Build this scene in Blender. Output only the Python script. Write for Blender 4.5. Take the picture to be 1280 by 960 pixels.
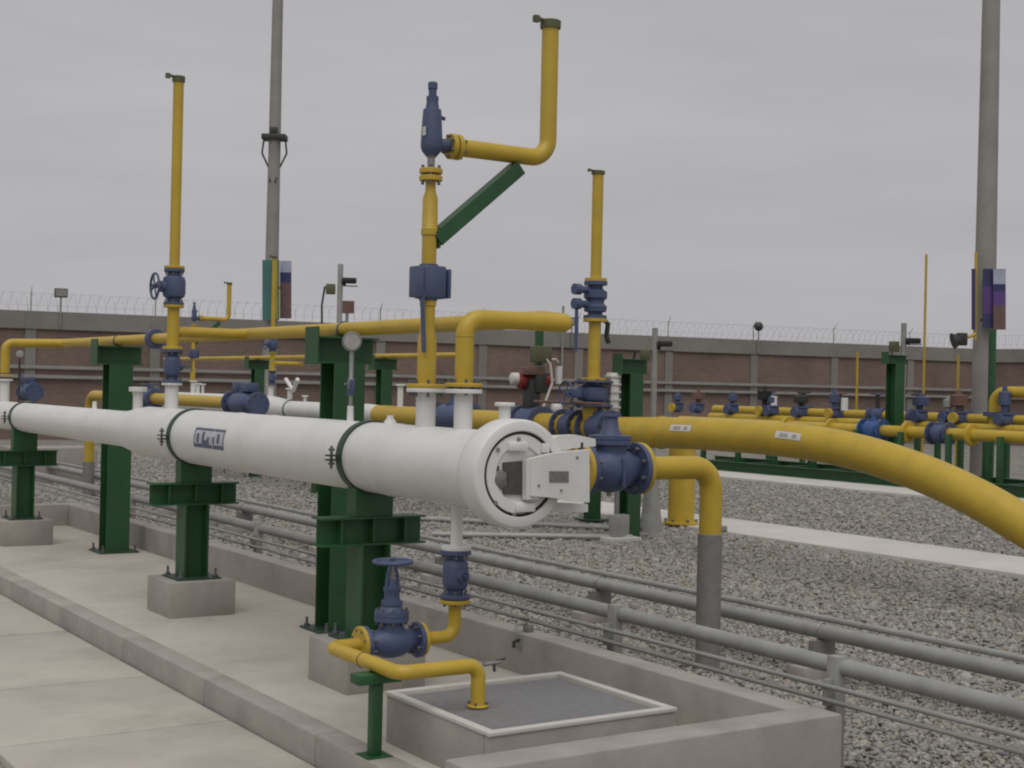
import bpy, bmesh, math, random
import numpy as np
from mathutils import Vector, Matrix
random.seed(4); rng = np.random.default_rng(4)
R = math.radians
for o in list(bpy.data.objects): bpy.data.objects.remove(o)
scene = bpy.context.scene
COL = scene.collection

# ------------------------------------------------------------------ camera, sky, sun, exposure
CAM = Vector((0, 0, 2.05)); HEAD = R(33.2); PITCH = .0025; ROLL = .022; FPX = 1767.0
CROT = Matrix.Rotation(-HEAD, 3, 'Z') @ Matrix.Rotation(R(90) + PITCH, 3, 'X') @ Matrix.Rotation(ROLL, 3, 'Z')
cd = bpy.data.cameras.new('camera'); cam = bpy.data.objects.new('camera', cd); COL.objects.link(cam)
cd.sensor_width = 36; cd.lens = FPX / 1280 * 36; cd.clip_end = 2000
cam.matrix_world = Matrix.Translation(CAM) @ CROT.to_4x4()
scene.camera = cam
SUN_EL, SUN_AZ = R(62), R(215)          # azimuth measured from +Y towards +X
world = bpy.data.worlds.new('World'); scene.world = world; world.use_nodes = True
nt = world.node_tree; nt.nodes.clear()
wo = nt.nodes.new('ShaderNodeOutputWorld'); bg = nt.nodes.new('ShaderNodeBackground')
sky = nt.nodes.new('ShaderNodeTexSky'); sky.sky_type = 'NISHITA'; sky.sun_disc = False
sky.sun_elevation = SUN_EL; sky.sun_rotation = SUN_AZ; sky.air_density = 1; sky.dust_density = 4
hs = nt.nodes.new('ShaderNodeHueSaturation'); hs.inputs['Saturation'].default_value = .15
tc = nt.nodes.new('ShaderNodeTexCoord'); mp = nt.nodes.new('ShaderNodeMapping'); mp.inputs['Scale'].default_value = (1.2, 1.2, 7)
nz = nt.nodes.new('ShaderNodeTexNoise'); nz.inputs['Scale'].default_value = 2.2; nz.inputs['Detail'].default_value = 6; nz.inputs['Roughness'].default_value = .55
cr = nt.nodes.new('ShaderNodeValToRGB')
cr.color_ramp.elements[0].position = .3; cr.color_ramp.elements[0].color = (4.25, 4.16, 4.32, 1)
cr.color_ramp.elements[1].position = .72; cr.color_ramp.elements[1].color = (4.95, 4.84, 4.98, 1)
mx = nt.nodes.new('ShaderNodeMix'); mx.data_type = 'RGBA'; mx.inputs[0].default_value = .93
L = nt.links.new
L(tc.outputs['Generated'], mp.inputs['Vector']); L(mp.outputs[0], nz.inputs['Vector']); L(nz.outputs['Fac'], cr.inputs['Fac'])
L(sky.outputs[0], hs.inputs['Color']); L(hs.outputs[0], mx.inputs[6]); L(cr.outputs[0], mx.inputs[7])
L(mx.outputs[2], bg.inputs['Color']); bg.inputs['Strength'].default_value = .1; L(bg.outputs[0], wo.inputs['Surface'])
sd = bpy.data.lights.new('sun', 'SUN'); sun = bpy.data.objects.new('sun', sd); COL.objects.link(sun)
sd.energy = 1.4; sd.angle = R(60); sd.color = (1, .975, .94)
sdir = Vector((math.sin(SUN_AZ) * math.cos(SUN_EL), math.cos(SUN_AZ) * math.cos(SUN_EL), math.sin(SUN_EL)))
sun.rotation_euler = sdir.to_track_quat('Z', 'Y').to_euler(); sun.location = (0, 0, 30)
vs = scene.view_settings; vs.view_transform = 'Standard'; vs.look = 'None'; vs.gamma = 1; vs.exposure = 0; vs.use_curve_mapping = False
scene.render.engine = 'CYCLES'; scene.cycles.pixel_filter_type = 'BLACKMAN_HARRIS'; scene.cycles.filter_width = 2.1

def ray(px, py):
    return CROT @ Vector(((px - 640) / FPX, -(py - 480) / FPX, -1))
def P(px, py, x=None, y=None, z=None, d=None):
    """a point seen at a pixel, at a known x, y, z or depth"""
    v = ray(px, py)
    if x is not None: t = (x - CAM.x) / v.x
    elif y is not None: t = (y - CAM.y) / v.y
    elif z is not None: t = (z - CAM.z) / v.z
    else: t = d
    return CAM + v * t

# ------------------------------------------------------------------ materials
def mat(name, col, rough=.5, var=.12, scale=3., metal=0., bump=0., bscale=60., dirt=None, dirt_amt=.4, dscale=1.5, detail=5, spec=.5):
    m = bpy.data.materials.new(name); m.use_nodes = True
    n = m.node_tree.nodes; l = m.node_tree.links.new
    b = n['Principled BSDF']; b.inputs['Metallic'].default_value = metal
    b.inputs['Specular IOR Level'].default_value = spec
    g = n.new('ShaderNodeNewGeometry')
    a = n.new('ShaderNodeTexNoise'); a.inputs['Scale'].default_value = scale; a.inputs['Detail'].default_value = detail; a.inputs['Roughness'].default_value = .6
    l(g.outputs['Position'], a.inputs['Vector'])
    r = n.new('ShaderNodeValToRGB'); r.color_ramp.elements[0].position = .3; r.color_ramp.elements[1].position = .7
    r.color_ramp.elements[0].color = tuple(c * (1 - var) for c in col) + (1,)
    r.color_ramp.elements[1].color = tuple(min(1, c * (1 + var)) for c in col) + (1,)
    l(a.outputs['Fac'], r.inputs['Fac']); out = r.outputs['Color']
    if dirt:
        d = n.new('ShaderNodeTexNoise'); d.inputs['Scale'].default_value = dscale; d.inputs['Detail'].default_value = 8; d.inputs['Roughness'].default_value = .68
        l(g.outputs['Position'], d.inputs['Vector'])
        dr = n.new('ShaderNodeMapRange'); dr.inputs[1].default_value = .48; dr.inputs[2].default_value = .72; dr.inputs[4].default_value = dirt_amt
        l(d.outputs['Fac'], dr.inputs[0])
        mm = n.new('ShaderNodeMix'); mm.data_type = 'RGBA'; l(dr.outputs[0], mm.inputs[0]); l(out, mm.inputs[6]); mm.inputs[7].default_value = tuple(dirt) + (1,)
        out = mm.outputs[2]
    l(out, b.inputs['Base Color'])
    rr = n.new('ShaderNodeMapRange'); rr.inputs[3].default_value = max(.05, rough - .1); rr.inputs[4].default_value = min(1, rough + .12)
    l(a.outputs['Fac'], rr.inputs[0]); l(rr.outputs[0], b.inputs['Roughness'])
    if bump:
        bn = n.new('ShaderNodeTexNoise'); bn.inputs['Scale'].default_value = bscale; bn.inputs['Detail'].default_value = 6
        l(g.outputs['Position'], bn.inputs['Vector'])
        bp = n.new('ShaderNodeBump'); bp.inputs['Strength'].default_value = bump; bp.inputs['Distance'].default_value = .01
        l(bn.outputs['Fac'], bp.inputs['Height']); l(bp.outputs[0], b.inputs['Normal'])
    return m
WHITE = mat('white_paint', (.70, .70, .68), .42, .03, 2.5, dirt=(.47, .45, .41), dirt_amt=.28, dscale=2.2, bump=.03, bscale=40)
YEL = mat('yellow_paint', (.50, .345, .033), .42, .08, 4, dirt=(.33, .23, .06), dirt_amt=.35, dscale=3)
BLUE = mat('blue_paint', (.064, .086, .172), .48, .12, 6, dirt=(.09, .10, .14), dirt_amt=.5, dscale=6, bump=.08, bscale=90)
GREEN = mat('green_paint', (.018, .085, .028), .45, .15, 4, dirt=(.03, .055, .03), dirt_amt=.5, dscale=3)
DGREEN = mat('dark_green_band', (.03, .06, .04), .5, .15, 5)
STEEL = mat('bare_steel', (.30, .30, .29), .42, .12, 8, metal=.6)
GALV = mat('galvanised_conduit', (.33, .335, .32), .5, .12, 5, metal=.25, dirt=(.24, .235, .215), dirt_amt=.5, dscale=4)
SLEEVE = mat('grey_wrap', (.20, .20, .19), .8, .12, 12, bump=.2, bscale=30)
DARK = mat('dark_metal', (.035, .037, .036), .5, .2, 8)
BLACK = mat('black_plastic', (.015, .015, .016), .5, .2, 8)
BOLT = mat('bolt_steel', (.16, .17, .18), .45, .2, 12, metal=.7)
CONC = mat('slab_concrete', (.46, .43, .38), .85, .09, 1.3, dirt=(.30, .28, .24), dirt_amt=.7, dscale=.9, bump=.12, bscale=45)
CONC2 = mat('wall_concrete', (.34, .315, .287), .88, .12, 2.5, dirt=(.21, .195, .175), dirt_amt=.65, dscale=1.9, bump=.2, bscale=35)
CONC3 = mat('pale_path_concrete', (.53, .51, .475), .88, .06, 1.1, dirt=(.36, .34, .31), dirt_amt=.5, dscale=.7, bump=.1, bscale=40)
GROUT = mat('grey_grout', (.20, .20, .20), .9, .14, 40, dirt=(.12, .12, .12), dirt_amt=.5, dscale=20, bump=.6, bscale=110)
POLEC = mat('pole_concrete', (.28, .27, .255), .85, .08, 2, dirt=(.17, .165, .155), dirt_amt=.5, dscale=.8)
COPE = mat('coping_concrete', (.225, .215, .195), .9, .1, .8, dirt=(.14, .13, .12), dirt_amt=.6, dscale=.5)
RED = mat('red_paint', (.22, .025, .022), .45, .2, 6)
BROWN = mat('brown_tube', (.16, .09, .07), .5, .15, 6)
OLIVE = mat('olive_box', (.10, .105, .05), .6, .15, 6)
JOINT = mat('joint_filler', (.16, .15, .135), .9, .2, 6)
LABEL = mat('white_sticker', (.6, .58, .54), .5, .08, 40)
INK = mat('blue_ink', (.10, .115, .17), .6, .15, 60)
PALEINK = mat('pale_ink_panel', (.46, .47, .52), .5, .2, 50)
GREYINK = mat('grey_ink', (.33, .32, .31), .5, .2, 60)
DOORSHADE = mat('door_opening_shade', (.085, .085, .083), .5, .2, 40, metal=.2)  # dark tone standing in for shade inside the door's openings
PLATE = mat('grey_nameplate', (.20, .20, .195), .45, .2, 50, metal=.3)
TEAL = mat('teal_board', (.05, .16, .145), .5, .12, 3)
LIME = mat('green_yellow_print', (.19, .22, .05), .5, .15, 3)
NAVY = mat('navy_print', (.035, .035, .12), .5, .15, 3)
PURP = mat('purple_print', (.10, .05, .21), .5, .15, 3)
SKYP = mat('pale_blue_print', (.36, .38, .50), .5, .1, 3)
BRWN = mat('brown_print', (.14, .085, .08), .5, .2, 8)
WIRE = mat('razor_wire', (.55, .55, .56), .5, .1, 5)
# brick
BRICK = bpy.data.materials.new('brick_courses'); BRICK.use_nodes = True
n = BRICK.node_tree.nodes; l = BRICK.node_tree.links.new; b = n['Principled BSDF']; b.inputs['Roughness'].default_value = .9
g = n.new('ShaderNodeTexCoord'); bt = n.new('ShaderNodeTexBrick'); bt.inputs['Scale'].default_value = 1
bt.inputs['Color1'].default_value = (.19, .128, .104, 1); bt.inputs['Color2'].default_value = (.155, .106, .088, 1); bt.inputs['Mortar'].default_value = (.19, .152, .13, 1)
bt.inputs['Brick Width'].default_value = .25; bt.inputs['Row Height'].default_value = .10; bt.inputs['Mortar Size'].default_value = .012
sx = n.new('ShaderNodeSeparateXYZ'); cx = n.new('ShaderNodeCombineXYZ'); l(g.outputs['Object'], sx.inputs[0]); l(sx.outputs[0], cx.inputs[0]); l(sx.outputs[2], cx.inputs[1]); l(cx.outputs[0], bt.inputs['Vector'])
nn = n.new('ShaderNodeTexNoise'); nn.inputs['Scale'].default_value = .5; nn.inputs['Detail'].default_value = 7; l(g.outputs['Object'], nn.inputs['Vector'])
mr = n.new('ShaderNodeMapRange'); mr.inputs[1].default_value = .3; mr.inputs[2].default_value = .7; mr.inputs[3].default_value = .82; mr.inputs[4].default_value = 1.22; l(nn.outputs['Fac'], mr.inputs[0])
vm = n.new('ShaderNodeVectorMath'); vm.operation = 'SCALE'; l(bt.outputs['Color'], vm.inputs[0]); l(mr.outputs[0], vm.inputs['Scale']); l(vm.outputs[0], b.inputs['Base Color'])
# gravel sheet and stones
GRAV = bpy.data.materials.new('gravel_sheet'); GRAV.use_nodes = True
n = GRAV.node_tree.nodes; l = GRAV.node_tree.links.new; b = n['Principled BSDF']; b.inputs['Roughness'].default_value = .95; b.inputs['Specular IOR Level'].default_value = .2
g = n.new('ShaderNodeNewGeometry'); v = n.new('ShaderNodeTexVoronoi'); v.inputs['Scale'].default_value = 24; l(g.outputs['Position'], v.inputs['Vector'])
w = n.new('ShaderNodeSeparateColor'); l(v.outputs['Color'], w.inputs[0])
r = n.new('ShaderNodeValToRGB'); r.color_ramp.elements[0].color = (.13, .122, .105, 1); r.color_ramp.elements[1].color = (.34, .325, .29, 1); l(w.outputs[0], r.inputs['Fac'])
nn = n.new('ShaderNodeTexNoise'); nn.inputs['Scale'].default_value = .45; nn.inputs['Detail'].default_value = 6; l(g.outputs['Position'], nn.inputs['Vector'])
mr = n.new('ShaderNodeMapRange'); mr.inputs[1].default_value = .3; mr.inputs[2].default_value = .7; mr.inputs[3].default_value = .8; mr.inputs[4].default_value = 1.2; l(nn.outputs['Fac'], mr.inputs[0])
vm = n.new('ShaderNodeVectorMath'); vm.operation = 'SCALE'; l(r.outputs['Color'], vm.inputs[0]); l(mr.outputs[0], vm.inputs['Scale']); l(vm.outputs[0], b.inputs['Base Color'])
bp = n.new('ShaderNodeBump'); bp.inputs['Strength'].default_value = .7; bp.inputs['Distance'].default_value = .03; bp.invert = True; l(v.outputs['Distance'], bp.inputs['Height']); l(bp.outputs[0], b.inputs['Normal'])
STONE = bpy.data.materials.new('gravel_stones'); STONE.use_nodes = True
n = STONE.node_tree.nodes; l = STONE.node_tree.links.new; b = n['Principled BSDF']; b.inputs['Roughness'].default_value = .92; b.inputs['Specular IOR Level'].default_value = .25
at = n.new('ShaderNodeAttribute'); at.attribute_name = 'tone'
nn = n.new('ShaderNodeTexNoise'); nn.inputs['Scale'].default_value = 70; g = n.new('ShaderNodeNewGeometry'); l(g.outputs['Position'], nn.inputs['Vector'])
mr = n.new('ShaderNodeMapRange'); mr.inputs[1].default_value = .3; mr.inputs[2].default_value = .7; mr.inputs[3].default_value = .8; mr.inputs[4].default_value = 1.2; l(nn.outputs['Fac'], mr.inputs[0])
vm = n.new('ShaderNodeVectorMath'); vm.operation = 'SCALE'; l(at.outputs['Color'], vm.inputs[0]); l(mr.outputs[0], vm.inputs['Scale']); l(vm.outputs[0], b.inputs['Base Color'])

# ------------------------------------------------------------------ mesh helpers
X, Y, Z = Vector((1, 0, 0)), Vector((0, 1, 0)), Vector((0, 0, 1))
def V(*a): return Vector(a)
def frame(ax):
    ax = Vector(ax).normalized(); h = Z if abs(ax.z) < .9 else X
    u = ax.cross(h).normalized(); w = ax.cross(u).normalized(); return ax, u, w
class M:
    def __init__(s): s.v = []; s.f = []
    def add(s, vs, fs):
        o = len(s.v); s.v += [Vector(q) for q in vs]; s.f += [tuple(i + o for i in f) for f in fs]; return s
    def lathe(s, o, ax, prof, seg=24):
        """prof: list of (distance along the axis, radius)"""
        ax, u, w = frame(ax); o = Vector(o); vs = []; fs = []
        for t, r in prof:
            for k in range(seg):
                a = 2 * math.pi * k / seg; vs.append(o + ax * t + (u * math.cos(a) + w * math.sin(a)) * r)
        for i in range(len(prof) - 1):
            for k in range(seg):
                k2 = (k + 1) % seg; fs.append((i * seg + k, i * seg + k2, (i + 1) * seg + k2, (i + 1) * seg + k))
        if prof[0][1] > 1e-5: fs.append(tuple(range(seg - 1, -1, -1)))
        if prof[-1][1] > 1e-5: fs.append(tuple((len(prof) - 1) * seg + k for k in range(seg)))
        return s.add(vs, fs)
    def cyl(s, p0, p1, r, r1=None, seg=20, bev=0.):
        p0 = Vector(p0); d = Vector(p1) - p0; h = d.length; r1 = r if r1 is None else r1
        pr = [(0, r), (h, r1)] if not bev else [(0, r - bev), (bev, r), (h - bev, r1), (h, r1 - bev)]
        return s.lathe(p0, d, pr, seg)
    def tube(s, pts, r, seg=16):
        pts = [Vector(q) for q in pts]; N = len(pts); rs = r if isinstance(r, (list, tuple)) else [r] * N
        tang = []
        for i in range(N):
            a = pts[max(i - 1, 0)]; c = pts[min(i + 1, N - 1)]; tang.append((c - a).normalized())
        _, u, w = frame(tang[0]); vs = []; fs = []
        for i in range(N):
            if i:
                q = tang[i - 1].rotation_difference(tang[i]); u = q @ u; w = q @ w
            for k in range(seg):
                a = 2 * math.pi * k / seg; vs.append(pts[i] + (u * math.cos(a) + w * math.sin(a)) * rs[i])
        for i in range(N - 1):
            for k in range(seg):
                k2 = (k + 1) % seg; fs.append((i * seg + k, i * seg + k2, (i + 1) * seg + k2, (i + 1) * seg + k))
        fs.append(tuple(range(seg - 1, -1, -1))); fs.append(tuple((N - 1) * seg + k for k in range(seg)))
        return s.add(vs, fs)
    def box(s, c, sz, rz=0., bev=0.):
        bm = bmesh.new(); bmesh.ops.create_cube(bm, size=1)
        bmesh.ops.scale(bm, vec=Vector(sz), verts=bm.verts)
        if bev: bmesh.ops.bevel(bm, geom=bm.edges[:], offset=bev, segments=2, affect='EDGES', profile=.5)
        m = Matrix.Rotation(rz, 3, 'Z'); bm.verts.index_update()
        vs = [m @ q.co + Vector(c) for q in bm.verts]; fs = [tuple(q.index for q in f.verts) for f in bm.faces]; bm.free()
        return s.add(vs, fs)
    def span(s, a, b_, bev=0.):
        a = Vector(a); b_ = Vector(b_); return s.box((a + b_) / 2, [abs(q) for q in (b_ - a)], 0, bev)
    def beam(s, p0, p1, w, h, up=Z):
        p0 = Vector(p0); p1 = Vector(p1); d = (p1 - p0).normalized(); sd_ = d.cross(Vector(up)).normalized(); u = sd_.cross(d).normalized()
        vs = []
        for q in (p0, p1):
            for a, c in ((-1, -1), (1, -1), (1, 1), (-1, 1)): vs.append(q + sd_ * a * w / 2 + u * c * h / 2)
        return s.add(vs, [(3, 2, 1, 0), (4, 5, 6, 7), (0, 1, 5, 4), (1, 2, 6, 5), (2, 3, 7, 6), (3, 0, 4, 7)])
    def ibeam(s, p0, p1, depth, width, tf=.015, tw=.01, up=Z):
        """up: direction of the depth (flange to flange)"""
        p0 = Vector(p0); p1 = Vector(p1); d = (p1 - p0).normalized(); sd_ = d.cross(Vector(up)).normalized(); u = sd_.cross(d).normalized()
        for q in (-1, 1): s.beam(p0 + u * q * (depth - tf) / 2, p1 + u * q * (depth - tf) / 2, width, tf, up)
        return s.beam(p0, p1, tw, depth - 2 * tf, up)
    def prism(s, pts, ext):
        pts = [Vector(q) for q in pts]; N = len(pts); e = Vector(ext)
        return s.add(pts + [q + e for q in pts], [tuple(range(N - 1, -1, -1)), tuple(range(N, 2 * N))] + [(i, (i + 1) % N, N + (i + 1) % N, N + i) for i in range(N)])
    def torus(s, o, ax, RR, r, seg=32, rs=8):
        ax, u, w = frame(ax); o = Vector(o); vs = []; fs = []
        for i in range(seg):
            a = 2 * math.pi * i / seg; e = u * math.cos(a) + w * math.sin(a)
            for k in range(rs):
                c = 2 * math.pi * k / rs; vs.append(o + e * (RR + r * math.cos(c)) + ax * r * math.sin(c))
        for i in range(seg):
            for k in range(rs):
                fs.append((i * rs + k, i * rs + (k + 1) % rs, ((i + 1) % seg) * rs + (k + 1) % rs, ((i + 1) % seg) * rs + k))
        return s.add(vs, fs)
    def sphere(s, o, r, seg=16, sz=1.):
        n_ = 9; return s.lathe(Vector(o) - Z * r * sz, Z, [(r * sz * (1 - math.cos(math.pi * i / n_)), max(1e-6, r * math.sin(math.pi * i / n_))) for i in range(n_ + 1)], seg)
    def bolts(s, o, ax, RR, n_, r, h, ph=.0):
        ax, u, w = frame(ax); o = Vector(o)
        for k in range(n_):
            a = 2 * math.pi * (k + .5) / n_ + ph; q = o + (u * math.cos(a) + w * math.sin(a)) * RR
            s.lathe(q - ax * h / 2, ax, [(0, r), (h, r)], 6)
        return s
def fillet(pts, rad, n_=8):
    pts = [Vector(q) for q in pts]; out = [pts[0]]
    for i in range(1, len(pts) - 1):
        a = (pts[i - 1] - pts[i]).normalized(); c = (pts[i + 1] - pts[i]).normalized()
        ang = a.angle(c); t = rad / math.tan(ang / 2); bis = (a + c).normalized(); o = pts[i] + bis * (rad / math.sin(ang / 2))
        s0 = pts[i] + a * t - o; s1 = pts[i] + c * t - o; tot = s0.angle(s1); axx = s0.cross(s1).normalized()
        for k in range(n_ + 1): out.append(o + Matrix.Rotation(tot * k / n_, 3, axx) @ s0)
    out.append(pts[-1]); return out

def props(o, label=None, cat=None, group=None, kind=None):
    if label: o['label'] = label
    if cat: o['category'] = cat
    if group: o['group'] = group
    if kind: o['kind'] = kind
    return o
def build(name, m, material, loc=(0, 0, 0), parent=None):
    me = bpy.data.meshes.new(name); loc = Vector(loc)
    me.from_pydata([tuple(q - loc) for q in m.v], [], m.f); me.update()
    bm = bmesh.new(); bm.from_mesh(me); bmesh.ops.recalc_face_normals(bm, faces=bm.faces); bm.to_mesh(me); bm.free()
    me.polygons.foreach_set('use_smooth', [True] * len(me.polygons)); me.set_sharp_from_angle(angle=R(38))
    me.materials.append(material); o = bpy.data.objects.new(name, me); COL.objects.link(o)
    if parent: o.parent = parent
    else: o.location = loc
    return o
class T:
    """a thing: an Empty at its base; part() adds a child, meshes given in world coordinates"""
    def __init__(s, name, label, cat, loc, group=None):
        s.o = bpy.data.objects.new(name, None); COL.objects.link(s.o); s.loc = Vector(loc); s.o.location = s.loc
        s.o.empty_display_size = .1; props(s.o, label, cat, group)
    def part(s, name, m, material, parent=None, label=None, kind=None):
        o = build(name, m, material, s.loc, parent or s.o)
        return props(o, label, None, None, kind)
def one(name, m, material, label, cat, loc, group=None):
    return props(build(name, m, material, loc), label, cat, group)
def struct(name, m, material, loc=(0, 0, 0)):
    return props(build(name, m, material, loc), None, None, None, 'structure')
def clone(t, delta, label, group=None, name=None):
    r = t.o.copy(); COL.objects.link(r); r.location = t.loc + Vector(delta); r['label'] = label
    if group: r['group'] = group
    def rec(src, dst):
        for ch in src.children:
            c = ch.copy(); COL.objects.link(c); c.parent = dst; rec(ch, c)
    rec(t.o, r); return r
def quick(name, label, cat, loc, parts, group=None):
    t = T(name, label, cat, loc, group)
    for nm, m, ma in parts: t.part(nm, m, ma, kind='stuff' if nm == 'bolts' else None)
    return t
def ring(o, ax, r, t_, hole=0.):      # a flange disc centred on o
    ax = Vector(ax).normalized(); return M().lathe(Vector(o) - ax * t_ / 2, ax, [(0, r - .004), (.004, r), (t_ - .004, r), (t_, r - .004)], 28)

# ------------------------------------------------------------------ setting
G0, SLAB, WTOP, WALK = 0., .20, .463, .045
BX, BZ = 4.08, 1.60                         # axis of the near pig trap
KX, WXI, WXO = 3.24, 5.08, 5.25             # kerb line, inner and outer face of the side wall
YF0, YF1, YE0, YE1 = 4.96, 5.17, 17.85, 18.05
struct('ground', M().add([(-600, -600, G0), (900, -600, G0), (900, 900, G0), (-600, 900, G0)], [(0, 1, 2, 3)]), GRAV)
struct('platform_slab', M().span((KX + .16, YF1, -.1), (WXI, YE0, SLAB)), CONC)
# kerb: separate cast lengths
kerb = struct('kerb', M().span((KX + .02, YF1, -.1), (KX + .158, YE1, SLAB - .03)), CONC2)
yy = YF1 + .003; k = 0
while yy < YE1:
    L_ = min(1.6, YE1 - yy); build('kerb_length', M().span((KX, yy, -.1), (KX + .165, yy + L_ - .006, SLAB + .004), .012), CONC2 if k % 3 else CONC2, (0, 0, 0), kerb); yy += L_; k += 1
wt = T('containment_wall', 'low bare concrete wall enclosing the launcher platform on three sides', 'wall', (WXO, 11, 0))
wt.part('long_wall', M().span((WXI, YF1, -.2), (WXO, YE0, WTOP), .012), CONC2)
wt.part('front_wall', M().span((3.08, YF0, -.2), (WXO + .003, YF1, WTOP + .002), .012), CONC2)
wt.part('end_wall', M().span((KX + .17, YE0, -.2), (WXO + .003, YE1, WTOP + .002), .012), CONC2)
# walkway of cast slabs left of the kerb
WX0 = P(16, 957, z=WALK).x
walk = struct('walkway', M().span((WX0 + .02, 2, -.1), (KX, 34, WALK - .02)), JOINT)
ys = [2.6, 4.6, 6.25, P(138, 917, z=WALK).y, P(80, 854, z=WALK).y, P(60, 790, z=WALK).y]
while ys[-1] < 33: ys.append(ys[-1] + 1.65)
for a, c in zip(ys[:-1], ys[1:]):
    build('slab', M().span((WX0, a + .009, -.05), (KX - .012, c - .009, WALK + random.uniform(-.003, .003)), .008), CONC, (0, 0, 0), walk)
# gravel stones
def stones(name, pts, size, parent=None, mater=STONE, lo=.19, hi=.40):
    t = (1 + 5 ** .5) / 2
    base = np.array([(-1, t, 0), (1, t, 0), (-1, -t, 0), (1, -t, 0), (0, -1, t), (0, 1, t), (0, -1, -t), (0, 1, -t), (t, 0, -1), (t, 0, 1), (-t, 0, -1), (-t, 0, 1)], float) / 1.9
    fc = np.array([(0, 11, 5), (0, 5, 1), (0, 1, 7), (0, 7, 10), (0, 10, 11), (1, 5, 9), (5, 11, 4), (11, 10, 2), (10, 7, 6), (7, 1, 8), (3, 9, 4), (3, 4, 2), (3, 2, 6), (3, 6, 8), (3, 8, 9), (4, 9, 5), (2, 4, 11), (6, 2, 10), (8, 6, 7), (9, 8, 1)])
    N = len(pts); s = size * rng.lognormal(0, .32, N)
    ang = rng.uniform(0, 6.283, N); v = base[None] * (1 + rng.uniform(-.28, .28, (N, 12, 1)))
    v = v * (s[:, None] * np.array([1, 1, .6]) * rng.uniform(.65, 1.25, (N, 3)))[:, None, :]
    tx = rng.normal(0, .5, N); c, q = np.cos(tx)[:, None], np.sin(tx)[:, None]
    v = np.stack([v[..., 0], v[..., 1] * c - v[..., 2] * q, v[..., 1] * q + v[..., 2] * c], -1)
    c, q = np.cos(ang)[:, None], np.sin(ang)[:, None]
    v = np.stack([v[..., 0] * c - v[..., 1] * q, v[..., 0] * q + v[..., 1] * c, v[..., 2]], -1) + pts[:, None, :]
    me = bpy.data.meshes.new(name); me.vertices.add(N * 12); me.vertices.foreach_set('co', v.ravel())
    f = (fc[None] + (np.arange(N) * 12)[:, None, None]).reshape(-1)
    me.loops.add(len(f)); me.loops.foreach_set('vertex_index', f); me.polygons.add(len(f) // 3)
    me.polygons.foreach_set('loop_start', np.arange(0, len(f), 3)); me.polygons.foreach_set('loop_total', np.full(len(f) // 3, 3))
    me.update(calc_edges=True)
    tone = rng.beta(2.2, 2.2, N) * (hi - lo) + lo; warm = rng.uniform(-.05, .09, N)
    colr = np.stack([tone * (1 + warm * .6), tone * .965, tone * (.9 - warm), np.ones(N)], -1)
    ca = me.color_attributes.new('tone', 'FLOAT_COLOR', 'POINT'); ca.data.foreach_set('color', np.repeat(colr, 12, 0).ravel())
    me.materials.append(mater); o = bpy.data.objects.new(name, me); COL.objects.link(o)
    if parent: o.parent = parent
    return props(o, None, None, None, 'stuff')
def in_view(p, mpx=40):
    loc = (p - np.array(CAM)) @ np.array(CROT); px = 640 + FPX * loc[:, 0] / -loc[:, 2]; py = 480 - FPX * loc[:, 1] / -loc[:, 2]
    return (loc[:, 2] < -.5) & (px > -mpx - 60) & (px < 1280 + 160) & (py < 960 + 120)
STRIP = [(13.75, 15.25), (22.6, 24.1)]; SZ2 = .05
def scatter(x0, x1, y0, y1, dens):
    N = int((x1 - x0) * (y1 - y0) * dens); p = np.stack([rng.uniform(x0, x1, N), rng.uniform(y0, y1, N), rng.uniform(-.004, .022, N)], -1)
    p = p[in_view(p)]
    for a, c in STRIP: p = p[(p[:, 0] < a - .03) | (p[:, 0] > c + .03)]
    return p
g1 = stones('gravel', scatter(5.32, 9.5, 4, 12, 1500), .0185); props(g1, 'grey crushed stone gravel lying around the concrete platform', 'gravel')
g2 = stones('gravel', scatter(9.5, 15.3, 4, 20, 700), .023); props(g2, 'paler grey gravel further out between the concrete strips', 'gravel')
g3 = stones('gravel', np.concatenate([scatter(15.3, 22.5, 9, 26, 210), scatter(9.5, 13.7, 20, 40, 200), scatter(5.32, 9.5, 12, 34, 420)]), .028, lo=.20, hi=.38); props(g3, 'far gravel bed near the green pipe skids', 'gravel')

# concrete strips across the gravel
struct('path', M().span((STRIP[0][0], -6, -.1), (STRIP[0][1], 60, SZ2), .012), CONC3)
struct('path', M().span((STRIP[1][0], -6, -.1), (STRIP[1][1], 60, .06), .02), CONC3)

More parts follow.
